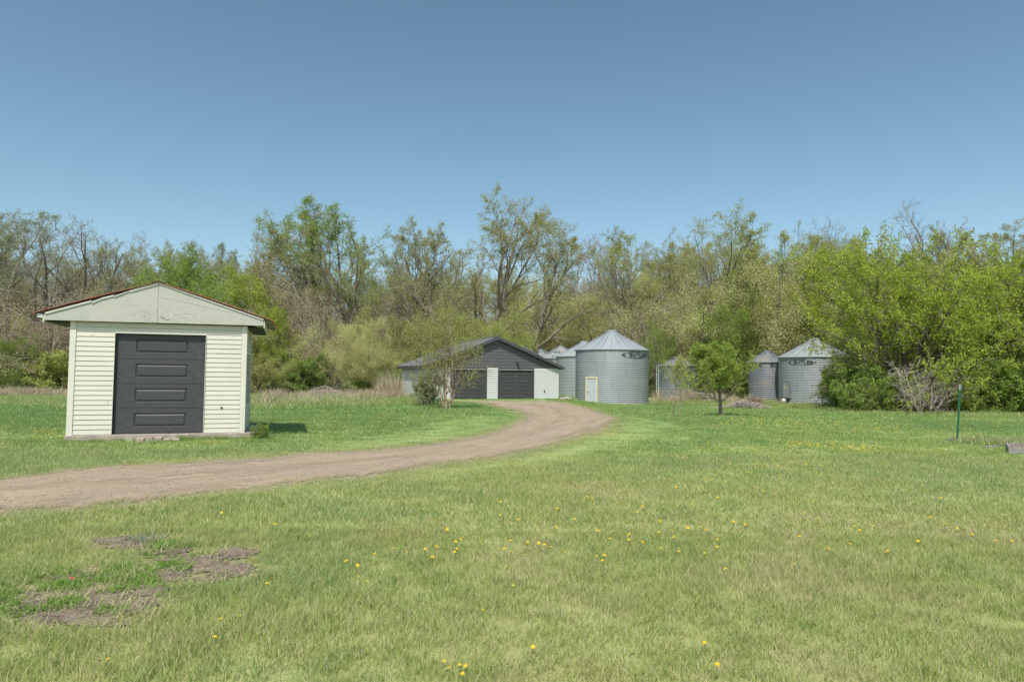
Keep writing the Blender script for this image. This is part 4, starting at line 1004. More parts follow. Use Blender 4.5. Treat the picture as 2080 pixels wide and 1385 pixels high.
# tall row: proto, x, top y, distance, label, leaf, width
TALL = [
 ('tall_a', -40, 425, 64, 'tall thin-leaved tree cut by the left picture edge', 'silver', 1.0, 'twig'),
 ('tall_e', 20, 425, 70, 'tall sparse tree at the left edge leaning over the brown thicket', 'silver', 1.0, 'twig'),
 ('bare_a', 140, 452, 66, 'wide nearly leafless tree above the left eave of the small shed', 'olive', 1.15, 'twig'),
 ('bare_b', 215, 468, 70, 'bare grey tree with fine upright twigs just left of the shed ridge', 'olive', 1.0, 'twig'),
 ('tall_b', 272, 492, 72, 'thin yellowish tree behind the left roof slope of the small shed', 'yellow', .8, 'twig'),
 ('round_a', 365, 512, 66, 'leafy green tree rising straight behind the shed ridge', 'green', .95, None),
 ('round_a', 492, 548, 61, 'dense bright green rounded tree right above the right shed eave', 'bright', .95, None),
 ('tall_d', 488, 503, 84, 'pale wispy tree far behind the bright green rounded tree', 'silver', .7, 'twig'),
 ('tall_b', 575, 498, 74, 'sparse olive tree in the dip right of the bright green rounded tree', 'olive', .9, 'twig'),
 ('tall_a', 655, 432, 70, 'big spreading pale-leaved tree halfway between shed and garage', 'olive', 1.0, 'twig'),
 ('tall_c', 700, 470, 76, 'sparse tree tucked behind the big spreading tree between shed and garage', 'yellow', .9, 'twig'),
 ('tall_d', 762, 414, 72, 'tall green-tipped tree left of the garage with a fan of upright limbs', 'green', 1.0, 'twig'),
 ('tall_e', 835, 470, 76, 'thin crooked tree above the left end of the garage roof', 'silver', .8, 'twig'),
 ('tall_c', 885, 438, 68, 'sparse tree with dark crooked limbs above the peeling birch', 'olive', 1.0, 'twig'),
 ('tall_a', 985, 388, 72, 'tallest tree of the belt, straight above the garage peak', 'olive', 1.0, 'twig'),
 ('tall_a', 1085, 432, 84, 'wide tall tree above the right garage eave', 'olive', 1.0, 'twig'),
 ('bare_a', 1185, 468, 102, 'reddish brown leafless tree above the cap of the bin with the walk-in door', 'brown', .85, 'twig_red'),
 ('bare_b', 1235, 470, 100, 'reddish thin-twigged tree right of the other reddish bare one', 'brown', .8, 'twig_red'),
 ('tall_c', 1292, 462, 74, 'grey sparse tree above the right rim of the bin with the walk-in door', 'silver', .75, 'twig'),
 ('tall_b', 1345, 486, 80, 'slim sparse tree filling the dip left of the vase-shaped tree', 'olive', .7, 'twig'),
 ('vase_a', 1408, 460, 68, 'vase-shaped tree with yellow-green tips above the small lawn tree', 'yellow', 1.0, 'twig'),
 ('vase_a', 1520, 462, 72, 'broad vase-shaped tree above the narrow dull grain bin', 'olive', 1.0, 'twig'),
 ('tall_d', 1462, 480, 80, 'sparse tree between the two vase-shaped trees', 'olive', .8, 'twig'),
 ('bare_a', 1628, 455, 74, 'grey thin tree above the cap of the bin with the grey hatch', 'silver', .7, 'twig'),
 ('tall_b', 1682, 468, 70, 'feathery tree just left of the tall bright green crown', 'olive', .75, 'twig'),
 ('tall_d', 1765, 462, 66, 'feathery tree top poking out over the bright green crown', 'olive', .8, 'twig'),
 ('bare_b', 1912, 405, 58, 'lone bare tree with a straight leader towering over the right trees', 'silver', .85, 'twig'),
 ('tall_c', 1850, 475, 66, 'pale sparse tree left of the lone bare leader', 'silver', .8, 'twig'),
 ('tall_b', 2000, 486, 62, 'sparse twisted tree right of the lone bare leader', 'olive', .8, 'twig'),
 ('tall_e', 2070, 462, 60, 'olive tall tree cut by the right picture edge', 'olive', .9, 'twig'),
]
for (pr, px, top, d, lab, lf, w, tw) in TALL:
    place(pr, px, top, d, lab, leaf=lf, wid=w * 1.15, twig=tw, group=GT, name='tall_tree')
MID = [
 ('bush_d', 25, 540, 62, 'brown budding tree over the left thicket', 'brown', 1.1), ('bush_e', 95, 560, 60, 'brown twiggy tree left of the shed eave', 'brown', 1.1),
 ('bush_b', 20, 690, 58, 'green bush at the left edge above the dry grass', 'green', 1.3), ('bush_a', 75, 680, 57, 'mid green bush left of the shed wall', 'green', 1.2), ('shrub_a', 118, 700, 56, 'yellow green bush touching the left shed corner', 'yellow', 1.0),
 ('bush_d', 190, 560, 60, 'brown twiggy thicket tree behind the shed roof, left slope', 'brown', 1.1), ('bush_d', 290, 560, 62, 'olive thicket tree hidden behind the shed peak', 'olive', 1.1), ('bush_b', 420, 575, 60, 'green bushy tree behind the right shed roof slope', 'green', 1.0),
 ('round_a', 548, 620, 58, 'bright green bush right of the shed eave', 'bright', 1.0), ('willow_b', 520, 690, 57, 'yellow green bush beside the right shed wall', 'yellow', 1.2), ('bush_d', 570, 720, 56, 'low yellow green bush above the grass right of the shed', 'yellow', 1.2),
 ('bush_d', 610, 545, 62, 'orange brown budding tree right of the shed', 'brown', 1.0), ('bush_e', 655, 560, 63, 'brown twiggy tree between shed and garage', 'brown', 1.0), ('shrub_a', 630, 722, 55, 'round deep green shrub midway between shed and garage', 'deep', 1.0),
 ('bush_a', 765, 600, 62, 'olive bushy tree left of the garage roof', 'olive', .9), ('willow_a', 715, 640, 57, 'pale drooping willow between shrub and garage', 'pale', .9), ('bush_d', 690, 700, 55.5, 'pale willow bush over the dry reeds', 'pale', 1.1), ('willow_b', 765, 700, 57, 'grey green bush by the left end of the garage', 'pale', 1.2),
 ('bush_c', 835, 620, 66, 'olive tree behind the left garage eave', 'olive', .9), ('bush_a', 915, 610, 64, 'olive tree crown behind the birch', 'olive', .9), ('willow_a', 975, 625, 66, 'yellow green crown behind the garage roof', 'yellow', .9), ('bush_d', 1030, 615, 92, 'olive twiggy crown right behind the garage peak', 'olive', 1.0),
 ('willow_b', 1130, 575, 100, 'pale yellow willow crown above the smaller bin roofs', 'pale', 1.0), ('willow_a', 1195, 568, 98, 'pale yellow green willow behind the bin with the walk-in door', 'pale', 1.0), ('bush_d', 1250, 585, 92, 'brownish olive crown over the bin cap', 'olive', 1.0), ('willow_b', 1085, 620, 104, 'yellow willow crown over the garage right slope', 'yellow', 1.0),
 ('bush_e', 1300, 580, 66, 'brown twiggy tree right of the big bin roof', 'brown', 1.0), ('bush_c', 1335, 640, 62, 'dark green tree with bare brown trunk right of the big bin wall', 'green', .6),
 ('willow_a', 1425, 548, 66, 'pale willow crown above the small lawn tree', 'pale', .9), ('willow_b', 1395, 618, 69, 'pale rounded willow over the low dull bin', 'pale', .85), ('bush_d', 1355, 670, 68, 'pale wispy willow right of the big bin', 'pale', .9), ('willow_a', 1450, 640, 67, 'pale willow right behind the small lawn tree', 'pale', .8),
 ('round_a', 1530, 500, 66, 'olive green dome-topped tree above the narrow bin', 'olive', 1.0), ('bush_a', 1490, 560, 62, 'mid green tree between the willows', 'green', .7), ('willow_b', 1600, 545, 62, 'pale green tree above the two right bins', 'pale', .9), ('willow_a', 1560, 625, 65, 'rounded pale green crown over the narrow bin roof', 'yellow', .8), ('bush_d', 1640, 600, 64, 'olive twiggy crown over the bin with the grey hatch', 'olive', .9), ('bush_d', 1540, 690, 66, 'brownish bush between the lawn tree and the narrow bin', 'olive', 1.0),
 ('bush_e', 1585, 680, 65, 'brown twiggy bush directly behind the dull bin roof', 'brown', .8),
]
for (pr, px, top, d, lab, lf, w) in MID:
    place(pr, px, top, d, lab, cat='bush' if pr.startswith('shrub') or 'bush ' in lab + ' ' else 'tree', leaf=lf, wid=w, group=GB, name='bushy_tree' if not pr.startswith('shrub') else 'shrub', twig='twig_pale' if lf == 'brown' else None)
RIGHT = [
 ('near_a', 1838, 480, 39.8, 'big bright green tree overhanging the bin with the grey hatch', 'bright', .72, None, 'broadleaf_tree', 'tree'),
 ('near_a', 1722, 476, 57.5, 'tall bright green tree behind the hatch bin, left of the overhanging one', 'bright', .62, 4.0, 'broadleaf_tree', 'tree'),
 ('near_b', 2010, 520, 42, 'bright green tree with a leaning dark limb in front of the tall bin', 'bright', .8, None, 'broadleaf_tree', 'tree'),
 ('near_b', 1890, 560, 48, 'green and bare-twigged tree above the tall hidden bin', 'olive', .85, None, 'broadleaf_tree', 'tree'),
 ('near_a', 2090, 500, 41, 'bright green tree cut by the right edge above the garden bed', 'bright', .9, None, 'broadleaf_tree', 'tree'),
 ('near_b', 1840, 500, 50, 'brownish green twiggy tree behind the gap between the bright crowns', 'olive', .9, None, 'broadleaf_tree', 'tree'),
 ('bush_b', 1778, 728, 40.5, 'dark green rounded bush under the big bright tree', 'deep', .75, None, 'bush', 'bush'),
 ('bush_a', 1812, 738, 40, 'deep green bush right of the rounded one', 'deep', .8, None, 'bush', 'bush'),
 ('shrub_b', 1765, 742, 39.0, 'pale low shrub hugging the lawn edge under the big bright tree', 'green', 1.1, None, 'shrub', 'bush'),
 ('shrub_a', 1818, 752, 39.2, 'low shrub between the dark bush and the bleached bare one', 'green', 1.1, None, 'shrub', 'bush'),
 ('shrub_bare', 1878, 725, 36.2, 'bleached leafless bush at the lawn edge', 'green', 1.0, None, 'bare_bush', 'bush'),
 ('shrub_a', 1925, 760, 39, 'low green shrub left of the green post', 'bright', .9, None, 'shrub', 'bush'),
 ('shrub_b', 1970, 735, 39, 'thin green shrub behind the green post', 'green', 1.1, None, 'shrub', 'bush'),
 ('bush_b', 2000, 722, 40, 'deep green bush under the leaning limb', 'green', .8, None, 'bush', 'bush'),
 ('shrub_a', 2035, 720, 38.5, 'mid green shrub above the timber bed edge', 'green', 1.0, None, 'shrub', 'bush'),
 ('bush_b', 2080, 690, 39, 'green bush cut by the right picture edge', 'deep', .9, None, 'bush', 'bush'),
]
for (pr, px, top, d, lab, lf, w, rz, nm, ct) in RIGHT:
    place(pr, px, top, d, lab, cat=ct, leaf=lf, wid=w * (1.2 if pr.startswith('near') else 1), group=G2, name=nm, rz=rz)
def gp(px, py): return ground(px, py)[1]
d_ = gp(1465, 845); place('lawn_tree', 1465, 695, d_, 'small round-crowned tree alone on the lawn before the bins', leaf='lawn', name='lawn_tree', rz=.4, wid=1.3)
d_ = gp(1363, 848); place('sapling', 1368, 722, d_, 'pair of thin sapling stems with sparse leaves left of the lawn tree', leaf='yellow', name='sapling', rz=.2, wid=.9)
d_ = gp(908, 830); place('birch', 908, 618, d_, 'multi-stemmed birch with peeling white bark in front of the garage', leaf='yellow', name='birch_tree', rz=0.0, wid=1.0)
d_ = gp(868, 824); place('shrub_a', 868, 742, d_, 'dark-stemmed shrub with grey green leaves left of the birch', cat='bush', leaf='silver', bark_='bark_dark', twig='bark_dark', name='shrub', wid=.62)
# weedy sprig bush at the right foot of the shed
d_ = gp(533, 893); place('shrub_b', 532, 858, d_, 'small wispy weed clump at the right corner of the shed slab', cat='weed', leaf='green', name='weed_clump', wid=1.0)

# ------------------------------------------------------------------ scattered stuff through geometry nodes
def scatter(name, pts, rots, scls, meshes, seedidx, label):
    col = bpy.data.collections.new(name + '_pieces')
    for i, me_ in enumerate(meshes):
        ob = bpy.data.objects.new(name + '_piece_%02d' % i, me_); col.objects.link(ob)
    me_ = bpy.data.meshes.new(name); n_ = len(pts); me_.vertices.add(n_); me_.vertices.foreach_set('co', np.ascontiguousarray(pts, np.float32).ravel())
    a_ = me_.attributes.new('rot', 'FLOAT_VECTOR', 'POINT'); a_.data.foreach_set('vector', np.ascontiguousarray(rots, np.float32).ravel())
    a_ = me_.attributes.new('scl', 'FLOAT_VECTOR', 'POINT'); a_.data.foreach_set('vector', np.ascontiguousarray(scls, np.float32).ravel())
    a_ = me_.attributes.new('idx', 'INT', 'POINT'); a_.data.foreach_set('value', np.ascontiguousarray(seedidx, np.int32))
    ob = bpy.data.objects.new(name, me_); COL.objects.link(ob)
    ng = bpy.data.node_groups.new(name, 'GeometryNodeTree'); ng.interface.new_socket('Geometry', in_out='INPUT', socket_type='NodeSocketGeometry'); ng.interface.new_socket('Geometry', in_out='OUTPUT', socket_type='NodeSocketGeometry')
    gi = ng.nodes.new('NodeGroupInput'); go = ng.nodes.new('NodeGroupOutput'); ip = ng.nodes.new('GeometryNodeInstanceOnPoints'); ci = ng.nodes.new('GeometryNodeCollectionInfo')
    ci.inputs['Collection'].default_value = col; ci.inputs['Separate Children'].default_value = True; ci.inputs['Reset Children'].default_value = True
    ip.inputs['Pick Instance'].default_value = True
    def named(nm, dt):
        q = ng.nodes.new('GeometryNodeInputNamedAttribute'); q.data_type = dt; q.inputs['Name'].default_value = nm; return q.outputs['Attribute']
    ng.links.new(gi.outputs[0], ip.inputs['Points']); ng.links.new(ci.outputs[0], ip.inputs['Instance']); ng.links.new(named('idx', 'INT'), ip.inputs['Instance Index'])
    ng.links.new(named('rot', 'FLOAT_VECTOR'), ip.inputs['Rotation']); ng.links.new(named('scl', 'FLOAT_VECTOR'), ip.inputs['Scale']); ng.links.new(ip.outputs[0], go.inputs[0])
    md = ob.modifiers.new('scatter', 'NODES'); md.node_group = ng
    tag(ob, label, None, None, 'stuff'); return ob
def tuft(seed, n, rad, h, w, seg=2, lean=.5, dead=.12, mat='blade', hv=.35):
    r = np.random.default_rng(seed); a = r.uniform(0, 6.28, n); rr = rad * np.sqrt(r.uniform(0, 1, n)); B_ = np.stack([rr * np.cos(a), rr * np.sin(a), np.zeros(n)], -1)
    az = r.uniform(0, 6.28, n); hh = h * (1 - hv + 2 * hv * r.uniform(0, 1, n)) ; le = r.uniform(.1, lean, n) * hh
    D = np.stack([np.cos(az), np.sin(az), np.zeros(n)], -1); S = np.stack([-np.sin(az + r.normal(0, .8, n)), np.cos(az), np.zeros(n)], -1); S = norm(S)
    up = np.array([0, 0, 1.]); ww = (w * r.uniform(.6, 1.3, n))[:, None]
    c_ = r.uniform(0, .79, n); c_[r.uniform(0, 1, n) < dead] = .9
    if seg == 2:
        m1 = B_ + D * (le * .3)[:, None] + up * (hh * .55)[:, None]; tp = B_ + D * le[:, None] + up * hh[:, None]
        V = np.stack([B_ - S * ww, B_ + S * ww, m1 + S * ww * .8, m1 - S * ww * .8, tp + S * ww * .12, tp - S * ww * .12], 1).reshape(-1, 3)
        i = np.arange(n)[:, None] * 6; Q = np.concatenate([i + np.array([[0, 1, 2, 3]]), i + np.array([[3, 2, 4, 5]])]); C_ = np.repeat(c_, 6)
    else:
        tp = B_ + D * le[:, None] + up * hh[:, None]
        V = np.stack([B_ - S * ww, B_ + S * ww, tp + S * ww * .15, tp - S * ww * .15], 1).reshape(-1, 3); i = np.arange(n)[:, None] * 4; Q = i + np.array([[0, 1, 2, 3]]); C_ = np.repeat(c_, 4)
    return np_mesh('tuft', V, Q, False, {'c': C_}, M[mat])
SHED_POLY = [(float(q[0]), float(q[1])) for q in [SA + e * u + nin * v for u, v in ((-.06, -.08), (W_ + .26, -.08), (W_ + .26, D_ + .2), (-.06, D_ + .2))]]
GAR_POLY = [(float(q[0]), float(q[1])) for q in [org + ge * u + gn * v for u, v in ((-.15, -.06), (GW + .1, -.06), (GW + .1, GD + .2), (-.15, GD + .2))]]
rsm = ROAD[::3]
def lawn_points(r, d0, d1, dens, seed):
    area_n = int(dens * 2.2 * (d1 * d1 - d0 * d0) / 2 * 1.0); 
    yy = np.sqrt(r.uniform(d0 * d0, d1 * d1, area_n)); xx = r.uniform(-1.1, 1.1, area_n) * yy
    m = ~(in_blobs(xx, yy, 1.25) & (r.uniform(0, 1, area_n) < .55)) & ~inpoly(xx, yy, rsm) & ~inpoly(xx, yy, SHED_POLY) & ~inpoly(xx, yy, GAR_POLY) & ~(in_blobs(xx, yy, 1.08) & (r.uniform(0, 1, area_n) < .96))
    for bn, rb in ((b1, R1), (b8, R8), (b2, R2)): m &= np.hypot(xx - bn.location.x, yy - bn.location.y) > rb + .03
    # thin sward beside the track
    near = np.zeros(len(xx), bool)
    ctr = (A2 + B2)[::8] / 2; hw = (wid[::8, 0]) / 2
    md = np.full(len(xx), 9.)
    for (cx, cy), h_ in zip(ctr, hw): md = np.minimum(md, np.maximum(0, np.hypot(xx - cx, yy - cy) - h_))
    m &= (r.uniform(0, 1, len(xx)) < np.clip(.45 + md * 1.6, 0, 1))
    xx, yy, md = xx[m], yy[m], md[m]
    return np.stack([xx, yy, T(xx, yy) - .004], -1), md
def lawn_layer(name, d0, d1, dens, meshes, sc0, seed):
    r = np.random.default_rng(seed); P_, md = lawn_points(r, d0, d1, dens, seed); n_ = len(P_)
    rot = np.stack([r.normal(0, .06, n_), r.normal(0, .06, n_), r.uniform(0, 6.28, n_)], -1)
    vs = .75 + .35 * (np.sin(P_[:, 0] * 1.1 + 2 * np.sin(P_[:, 1] * .7)) * np.sin(P_[:, 1] * 1.3 + P_[:, 0] * .5) * .5 + .5) + r.normal(0, .08, n_)
    vs *= np.clip(.55 + md * .6, .55, 1); vs = np.where(in_blobs(P_[:, 0], P_[:, 1], 1.7), vs * .5, vs)
    s_ = np.stack([np.full(n_, sc0) * r.uniform(.85, 1.2, n_)] * 2 + [sc0 * vs * 1.0], -1)
    print(name, n_)
    return scatter(name, P_, rot, s_, meshes, r.integers(0, len(meshes), n_), None)
lawn_layer('lawn_grass_near', 2.0, 6.5, 230, [tuft(100 + i, 36, .11, .052, .0017, 2, 1.3, .27, hv=.5) for i in range(6)], 1.0, 1)
lawn_layer('lawn_grass_middle', 6.5, 13, 105, [tuft(110 + i, 36, .17, .05, .0026, 2, 1.3, .22) for i in range(4)], 1.0, 2)
lawn_layer('lawn_grass_beyond', 13, 26, 22, [tuft(120 + i, 64, .30, .048, .0055, 1, 1.0, .12) for i in range(4)], 1.0, 3)
lawn_layer('lawn_grass_far', 26, 56, 4.5, [tuft(130 + i, 90, .6, .055, .012, 1, 1.0, .1) for i in range(4)], 1.0, 4)
def zone(r, poly_px, n):
    G = np.array([ground(*p)[:2] for p in poly_px]); lo = G.min(0); hi = G.max(0); out_ = []
    while len(out_) < n:
        q = r.uniform(lo, hi, (n * 4, 2)); k = inpoly(q[:, 0], q[:, 1], G); out_ += list(q[k])
    q = np.array(out_[:n]); return np.stack([q[:, 0], q[:, 1], T(q[:, 0], q[:, 1]) - .01], -1)
def zscatter(name, zones, meshes, smin, smax, seed, label=None, tilt=.1):
    r = np.random.default_rng(seed); P_ = np.concatenate([zone(r, z, n_) for z, n_ in zones]); k = ~inpoly(P_[:, 0], P_[:, 1], GAR_POLY) & ~inpoly(P_[:, 0], P_[:, 1], SHED_POLY)
    for bn in (b1, b2, b7, b8, b6): k &= np.hypot(P_[:, 0] - bn.location.x, P_[:, 1] - bn.location.y) > 2.9 if bn in (b1, b2, b8) else np.hypot(P_[:, 0] - bn.location.x, P_[:, 1] - bn.location.y) > 1.9
    P_ = P_[k]; n_ = len(P_)
    s = r.uniform(smin, smax, n_); return scatter(name, P_, np.stack([r.normal(0, tilt, n_), r.normal(0, tilt, n_), r.uniform(0, 6.28, n_)], -1), np.stack([s, s, s * r.uniform(.8, 1.2, n_)], -1), meshes, r.integers(0, len(meshes), n_), label)
# longer rough grass behind the mown lawn, along bases
rough = [tuft(200 + i, 50, .38, .17, .008, 2, 1.1, .18, 'roughgrass') for i in range(4)]
zscatter('rough_grass', [([(-60, 822), (-60, 800), (140, 802), (140, 830)], 700), ([(505, 832), (505, 803), (870, 808), (860, 822), (700, 828)], 1500), ([(1325, 823), (1325, 816), (1590, 816), (1590, 824)], 500),
                         ([(1700, 838), (1735, 832), (2120, 836), (2120, 850), (1740, 845)], 800), ([(1590, 830), (1590, 823), (1730, 823), (1760, 835)], 250)], rough, .7, 1.3, 5)
dry = [tuft(210 + i, 70, .40, .42, .008, 2, 1.3, 0, 'drygrass') for i in range(4)]
zscatter('dry_grass', [([(-60, 806), (-60, 799), (135, 799), (135, 807)], 170), ([(510, 806), (510, 801), (810, 803), (810, 808)], 150), ([(765, 809), (765, 803), (812, 804), (812, 811)], 60), ([(1325, 820), (1325, 815), (1590, 815), (1590, 819)], 90),
                       ([(520, 826), (520, 808), (800, 810), (780, 824)], 50), ([(1860, 842), (1860, 837), (1925, 838), (1925, 843)], 16)], dry, .5, 1.25, 6, tilt=.2)
reed = [tuft(215 + i, 60, .5, 1.15, .014, 2, .6, 0, 'drygrass') for i in range(3)]
zscatter('dry_reeds', [([(775, 809), (775, 803), (808, 803), (808, 810)], 22), ([(1330, 817), (1330, 815), (1560, 815), (1560, 817)], 10)], reed, .6, 1.2, 61, tilt=.12)
# weeds: soft clumps on the bare patch and along the shed foot
weed = [tuft(220 + i, 46, .08, .026, .005, 2, 2.2, 0, 'weed', .5) for i in range(3)]
zscatter('low_weeds', [([(260, 1130), (300, 1100), (395, 1100), (380, 1120)], 33), ([(200, 1180), (230, 1150), (310, 1150), (320, 1185), (290, 1205), (220, 1200)], 66), ([(85, 1200), (100, 1188), (170, 1186), (150, 1205)], 16), ([(80, 1235), (110, 1215), (165, 1218), (160, 1240)], 18),
                       ([(205, 1245), (205, 1235), (255, 1238), (255, 1246)], 6), ([(-20, 1235), (-20, 1200), (35, 1210), (30, 1235)], 18), ([(320, 1150), (320, 1140), (390, 1145), (390, 1160)], 14), ([(30, 1250), (30, 1235), (80, 1235), (80, 1245)], 5),
                       ([(280, 1135), (280, 1125), (400, 1130), (400, 1142)], 9)], weed, .7, 1.3, 7)
thatch = [tuft(260 + i, 40, .12, .022, .0025, 2, 3.5, .75, 'blade', .7) for i in range(4)]
zscatter('patch_thatch', [([(-60, 1285), (-40, 1190), (180, 1130), (240, 1085), (500, 1085), (540, 1190), (400, 1215), (330, 1260), (200, 1290)], 380)], thatch, .6, 1.3, 75)
zscatter('patch_moss', [([(-60, 1215), (-40, 1165), (190, 1150), (190, 1185)], 90), ([(340, 1210), (340, 1175), (470, 1175), (470, 1205)], 50)], [tuft(270, 60, .12, .018, .004, 2, 2.5, .1, 'weed', .5)], .6, 1.3, 76)
zscatter('slab_edge_weeds', [([(205, 890), (205, 884), (270, 884), (270, 890)], 40), ([(270, 897), (270, 890), (380, 889), (380, 895)], 45), ([(380, 890), (380, 885), (520, 882), (520, 890)], 50)], [tuft(230 + i, 40, .12, .13, .004, 2, .9, .05, 'weed') for i in range(3)], .5, 1.2, 8)
sg = tuft(240, 120, .17, .04, .007, 2, 2.0, 0, 'sage', .6); o = link('silver_weed', sg); o.location = ground(294, 1098); tag(o, 'silvery grey weed tuft at the far edge of the bare patch', 'weed')

# grass leaning on the slab, loose stones on the track
r = np.random.default_rng(91); n1_ = 90; u_ = r.uniform(-.15, W_ + .35, n1_); u_ = np.where((u_ > 1.3) & (u_ < 2.15), u_ + .9, u_); v_ = -.07 - np.abs(r.normal(.05, .06, n1_)); q_ = SA[None, :] + e[None, :] * u_[:, None] + nin[None, :] * v_[:, None]; q_[:, 2] = T(q_[:, 0], q_[:, 1])
s_ = r.uniform(.5, 1.15, n1_); scatter('slab_foot_grass', q_, np.stack([r.normal(0, .1, n1_)] * 2 + [r.uniform(0, 6.28, n1_)], -1), np.stack([s_] * 3, -1), [tuft(280 + i, 34, .10, .085, .003, 2, .9, .08, 'blade') for i in range(3)], r.integers(0, 3, n1_), None)
peb = []
for i in range(3):
    v = np.array([[1, 0, 0], [0, 1, 0], [-1, 0, 0], [0, -1, 0], [0, 0, .7], [0, 0, -.5]]) * r.uniform(.7, 1.2, (6, 3)) * .009
    peb.append(np_mesh('pebble', v, np.array([[0, 1, 4], [1, 2, 4], [2, 3, 4], [3, 0, 4], [1, 0, 5], [2, 1, 5], [3, 2, 5], [0, 3, 5]]), False, mat=M['dirt_stone']))
np_ = 5200; k_i = r.integers(30, NR - 60, np_); uu = np.where(r.uniform(0, 1, np_) < .55, r.choice([.06, .5, .94], np_) + r.normal(0, .05, np_), r.uniform(.02, .98, np_)); uu = np.clip(uu, .0, 1)
pp = A3[k_i] * (1 - uu[:, None]) + B3[k_i] * uu[:, None] + r.normal(0, .05, (np_, 2)); pz = T(pp[:, 0], pp[:, 1]) + .014; ss = r.uniform(.4, 1.5, np_) ** 1.5
scatter('loose_gravel', np.column_stack([pp, pz]), r.uniform(0, 3, (np_, 3)), np.stack([ss] * 3, -1), peb, r.integers(0, 3, np_), None)
# undergrowth and far wood mass
def strip(r, px0, px1, d0, d1, n):
    px = r.uniform(px0, px1, n); d = r.uniform(d0, d1, n); x = (px - 1040) / FPX * d; return np.stack([x, d, T(x, d) - .1], -1)
def mass(name, strips, keys, smin, smax, seed, leafm=None, with_trunk=True, clear=True):
    r = np.random.default_rng(seed); P_ = np.concatenate([strip(r, *s_) for s_ in strips]); k = ~inpoly(P_[:, 0], P_[:, 1], GAR_POLY)
    if clear:
        for bn in (b1, b2, b3, b4, b5, b6, b7, b8, b9): k &= np.hypot(P_[:, 0] - bn.location.x, P_[:, 1] - bn.location.y) > 3.3
    P_ = P_[k]; n_ = len(P_)
    meshes = []
    for kk in keys:
        p = protos[kk[0]]; bm_v = []; 
        # join branches + foliage into one mesh with two materials
        a = p['branches']; parts = [a, p['trunk']] + ([p['foliage']] if 'foliage' in p else [])
        V = []; Q = []; MI = []; C_ = []; b_ = 0
        for j, me_ in enumerate(parts):
            v = np.zeros(len(me_.vertices) * 3, np.float32); me_.vertices.foreach_get('co', v); v = v.reshape(-1, 3); q = np.zeros(len(me_.loops), np.int32); me_.loops.foreach_get('vertex_index', q); q = q.reshape(-1, 4)
            V.append(v); Q.append(q + b_); MI.append(np.full(len(q), 0 if j < 2 else 1)); b_ += len(v)
            if j == 2:
                cc = np.zeros(len(me_.vertices), np.float32); me_.attributes['c'].data.foreach_get('value', cc); C_.append(cc)
            else: C_.append(np.zeros(len(v), np.float32))
        mm = np_mesh(name, np.concatenate(V), np.concatenate(Q), False, {'c': np.concatenate(C_)}, M[kk[2]]); mm.materials.append(L[kk[1]]); mm.polygons.foreach_set('material_index', np.concatenate(MI).astype(np.int32)); meshes.append(mm)
    s = r.uniform(smin, smax, n_); s3 = np.stack([s * 1.1, s * 1.1, s], -1)
    return scatter(name, P_, np.stack([np.zeros(n_), np.zeros(n_), r.uniform(0, 6.28, n_)], -1), s3, meshes, r.integers(0, len(meshes), n_), None)
mass('undergrowth', [(-80, 150, 58, 66, 40), (500, 830, 56, 68, 70), (1320, 1350, 60, 66, 4), (1350, 1600, 62, 72, 30), (1720, 2160, 42, 50, 60), (830, 1010, 76, 90, 16), (1010, 1300, 100, 112, 26)],
     [('shrub_b', 'olive', 'twig'), ('shrub_a', 'green', 'twig'), ('shrub_b', 'olive', 'twig')], .7, 1.5, 71)
mass('distant_woods', [(-150, 1000, 80, 118, 88), (1280, 2230, 80, 118, 80), (1000, 1280, 112, 126, 26), (-1500, -150, 62, 120, 110), (2230, 3300, 50, 110, 90)], [('bush_d', 'olive', 'twig'), ('bush_c', 'olive', 'twig'), ('bush_e', 'brown', 'twig')], .75, 1.15, 72)
mass('distant_tall_woods', [(-60, 420, 92, 125, 16), (500, 1300, 100, 130, 34), (1300, 2150, 92, 120, 26)], [('tall_a', 'olive', 'twig')], 1.05, 1.3, 73)
# brush piles
def brush(name, px, py, w, h, n, label, seed, mat='twig_pale', depth=.7):
    r = np.random.default_rng(seed); c0 = ground(px, py); mb = MB()
    root = empty(name, tuple(c0)); tag(root, label, 'brush pile')
    for i in range(n):
        x = r.normal(0, w * .27); y = r.normal(0, depth * .4); z = max(.03, h * (1 - (abs(x) / (w * .62)) ** 1.5) * r.uniform(.1, .95)); a = r.normal(0, .5) + (0 if r.random() < .6 else 1.2); ln = r.uniform(.3, .95)
        d = np.array([math.cos(a) * ln, math.sin(a) * ln, r.normal(0, .15) * ln]); p0 = np.array([x, y, z]) - d / 2; p1 = p0 + d; pm_ = (p0 + p1) / 2 + r.normal(0, .05, 3); p0[2] = max(p0[2], .01); p1[2] = max(p1[2], .01)
        mb.tube([p0, pm_, p1], [r.uniform(.008, .02), .01, .004], 4, False)
    o = mb.build('sticks', M[mat], root); o['kind'] = 'stuff'; return root
brush('brush_pile', 1515, 829, 2.6, .5, 420, 'heap of cut grey branches right of the small lawn tree', 1)
brush('brush_pile', 1532, 827, 1.6, .6, 160, 'reddish twigs thrown on the right half of the branch heap', 2, 'bark_brown')
brush('brush_pile', 1425, 817, 6.5, .8, 500, 'long low tangle of brush in front of the low dull bin', 3, depth=1.2)
brush('brush_pile', 660, 805, 3.0, .8, 150, 'tangle of fallen branches between shrub and willow', 4, depth=1.2)
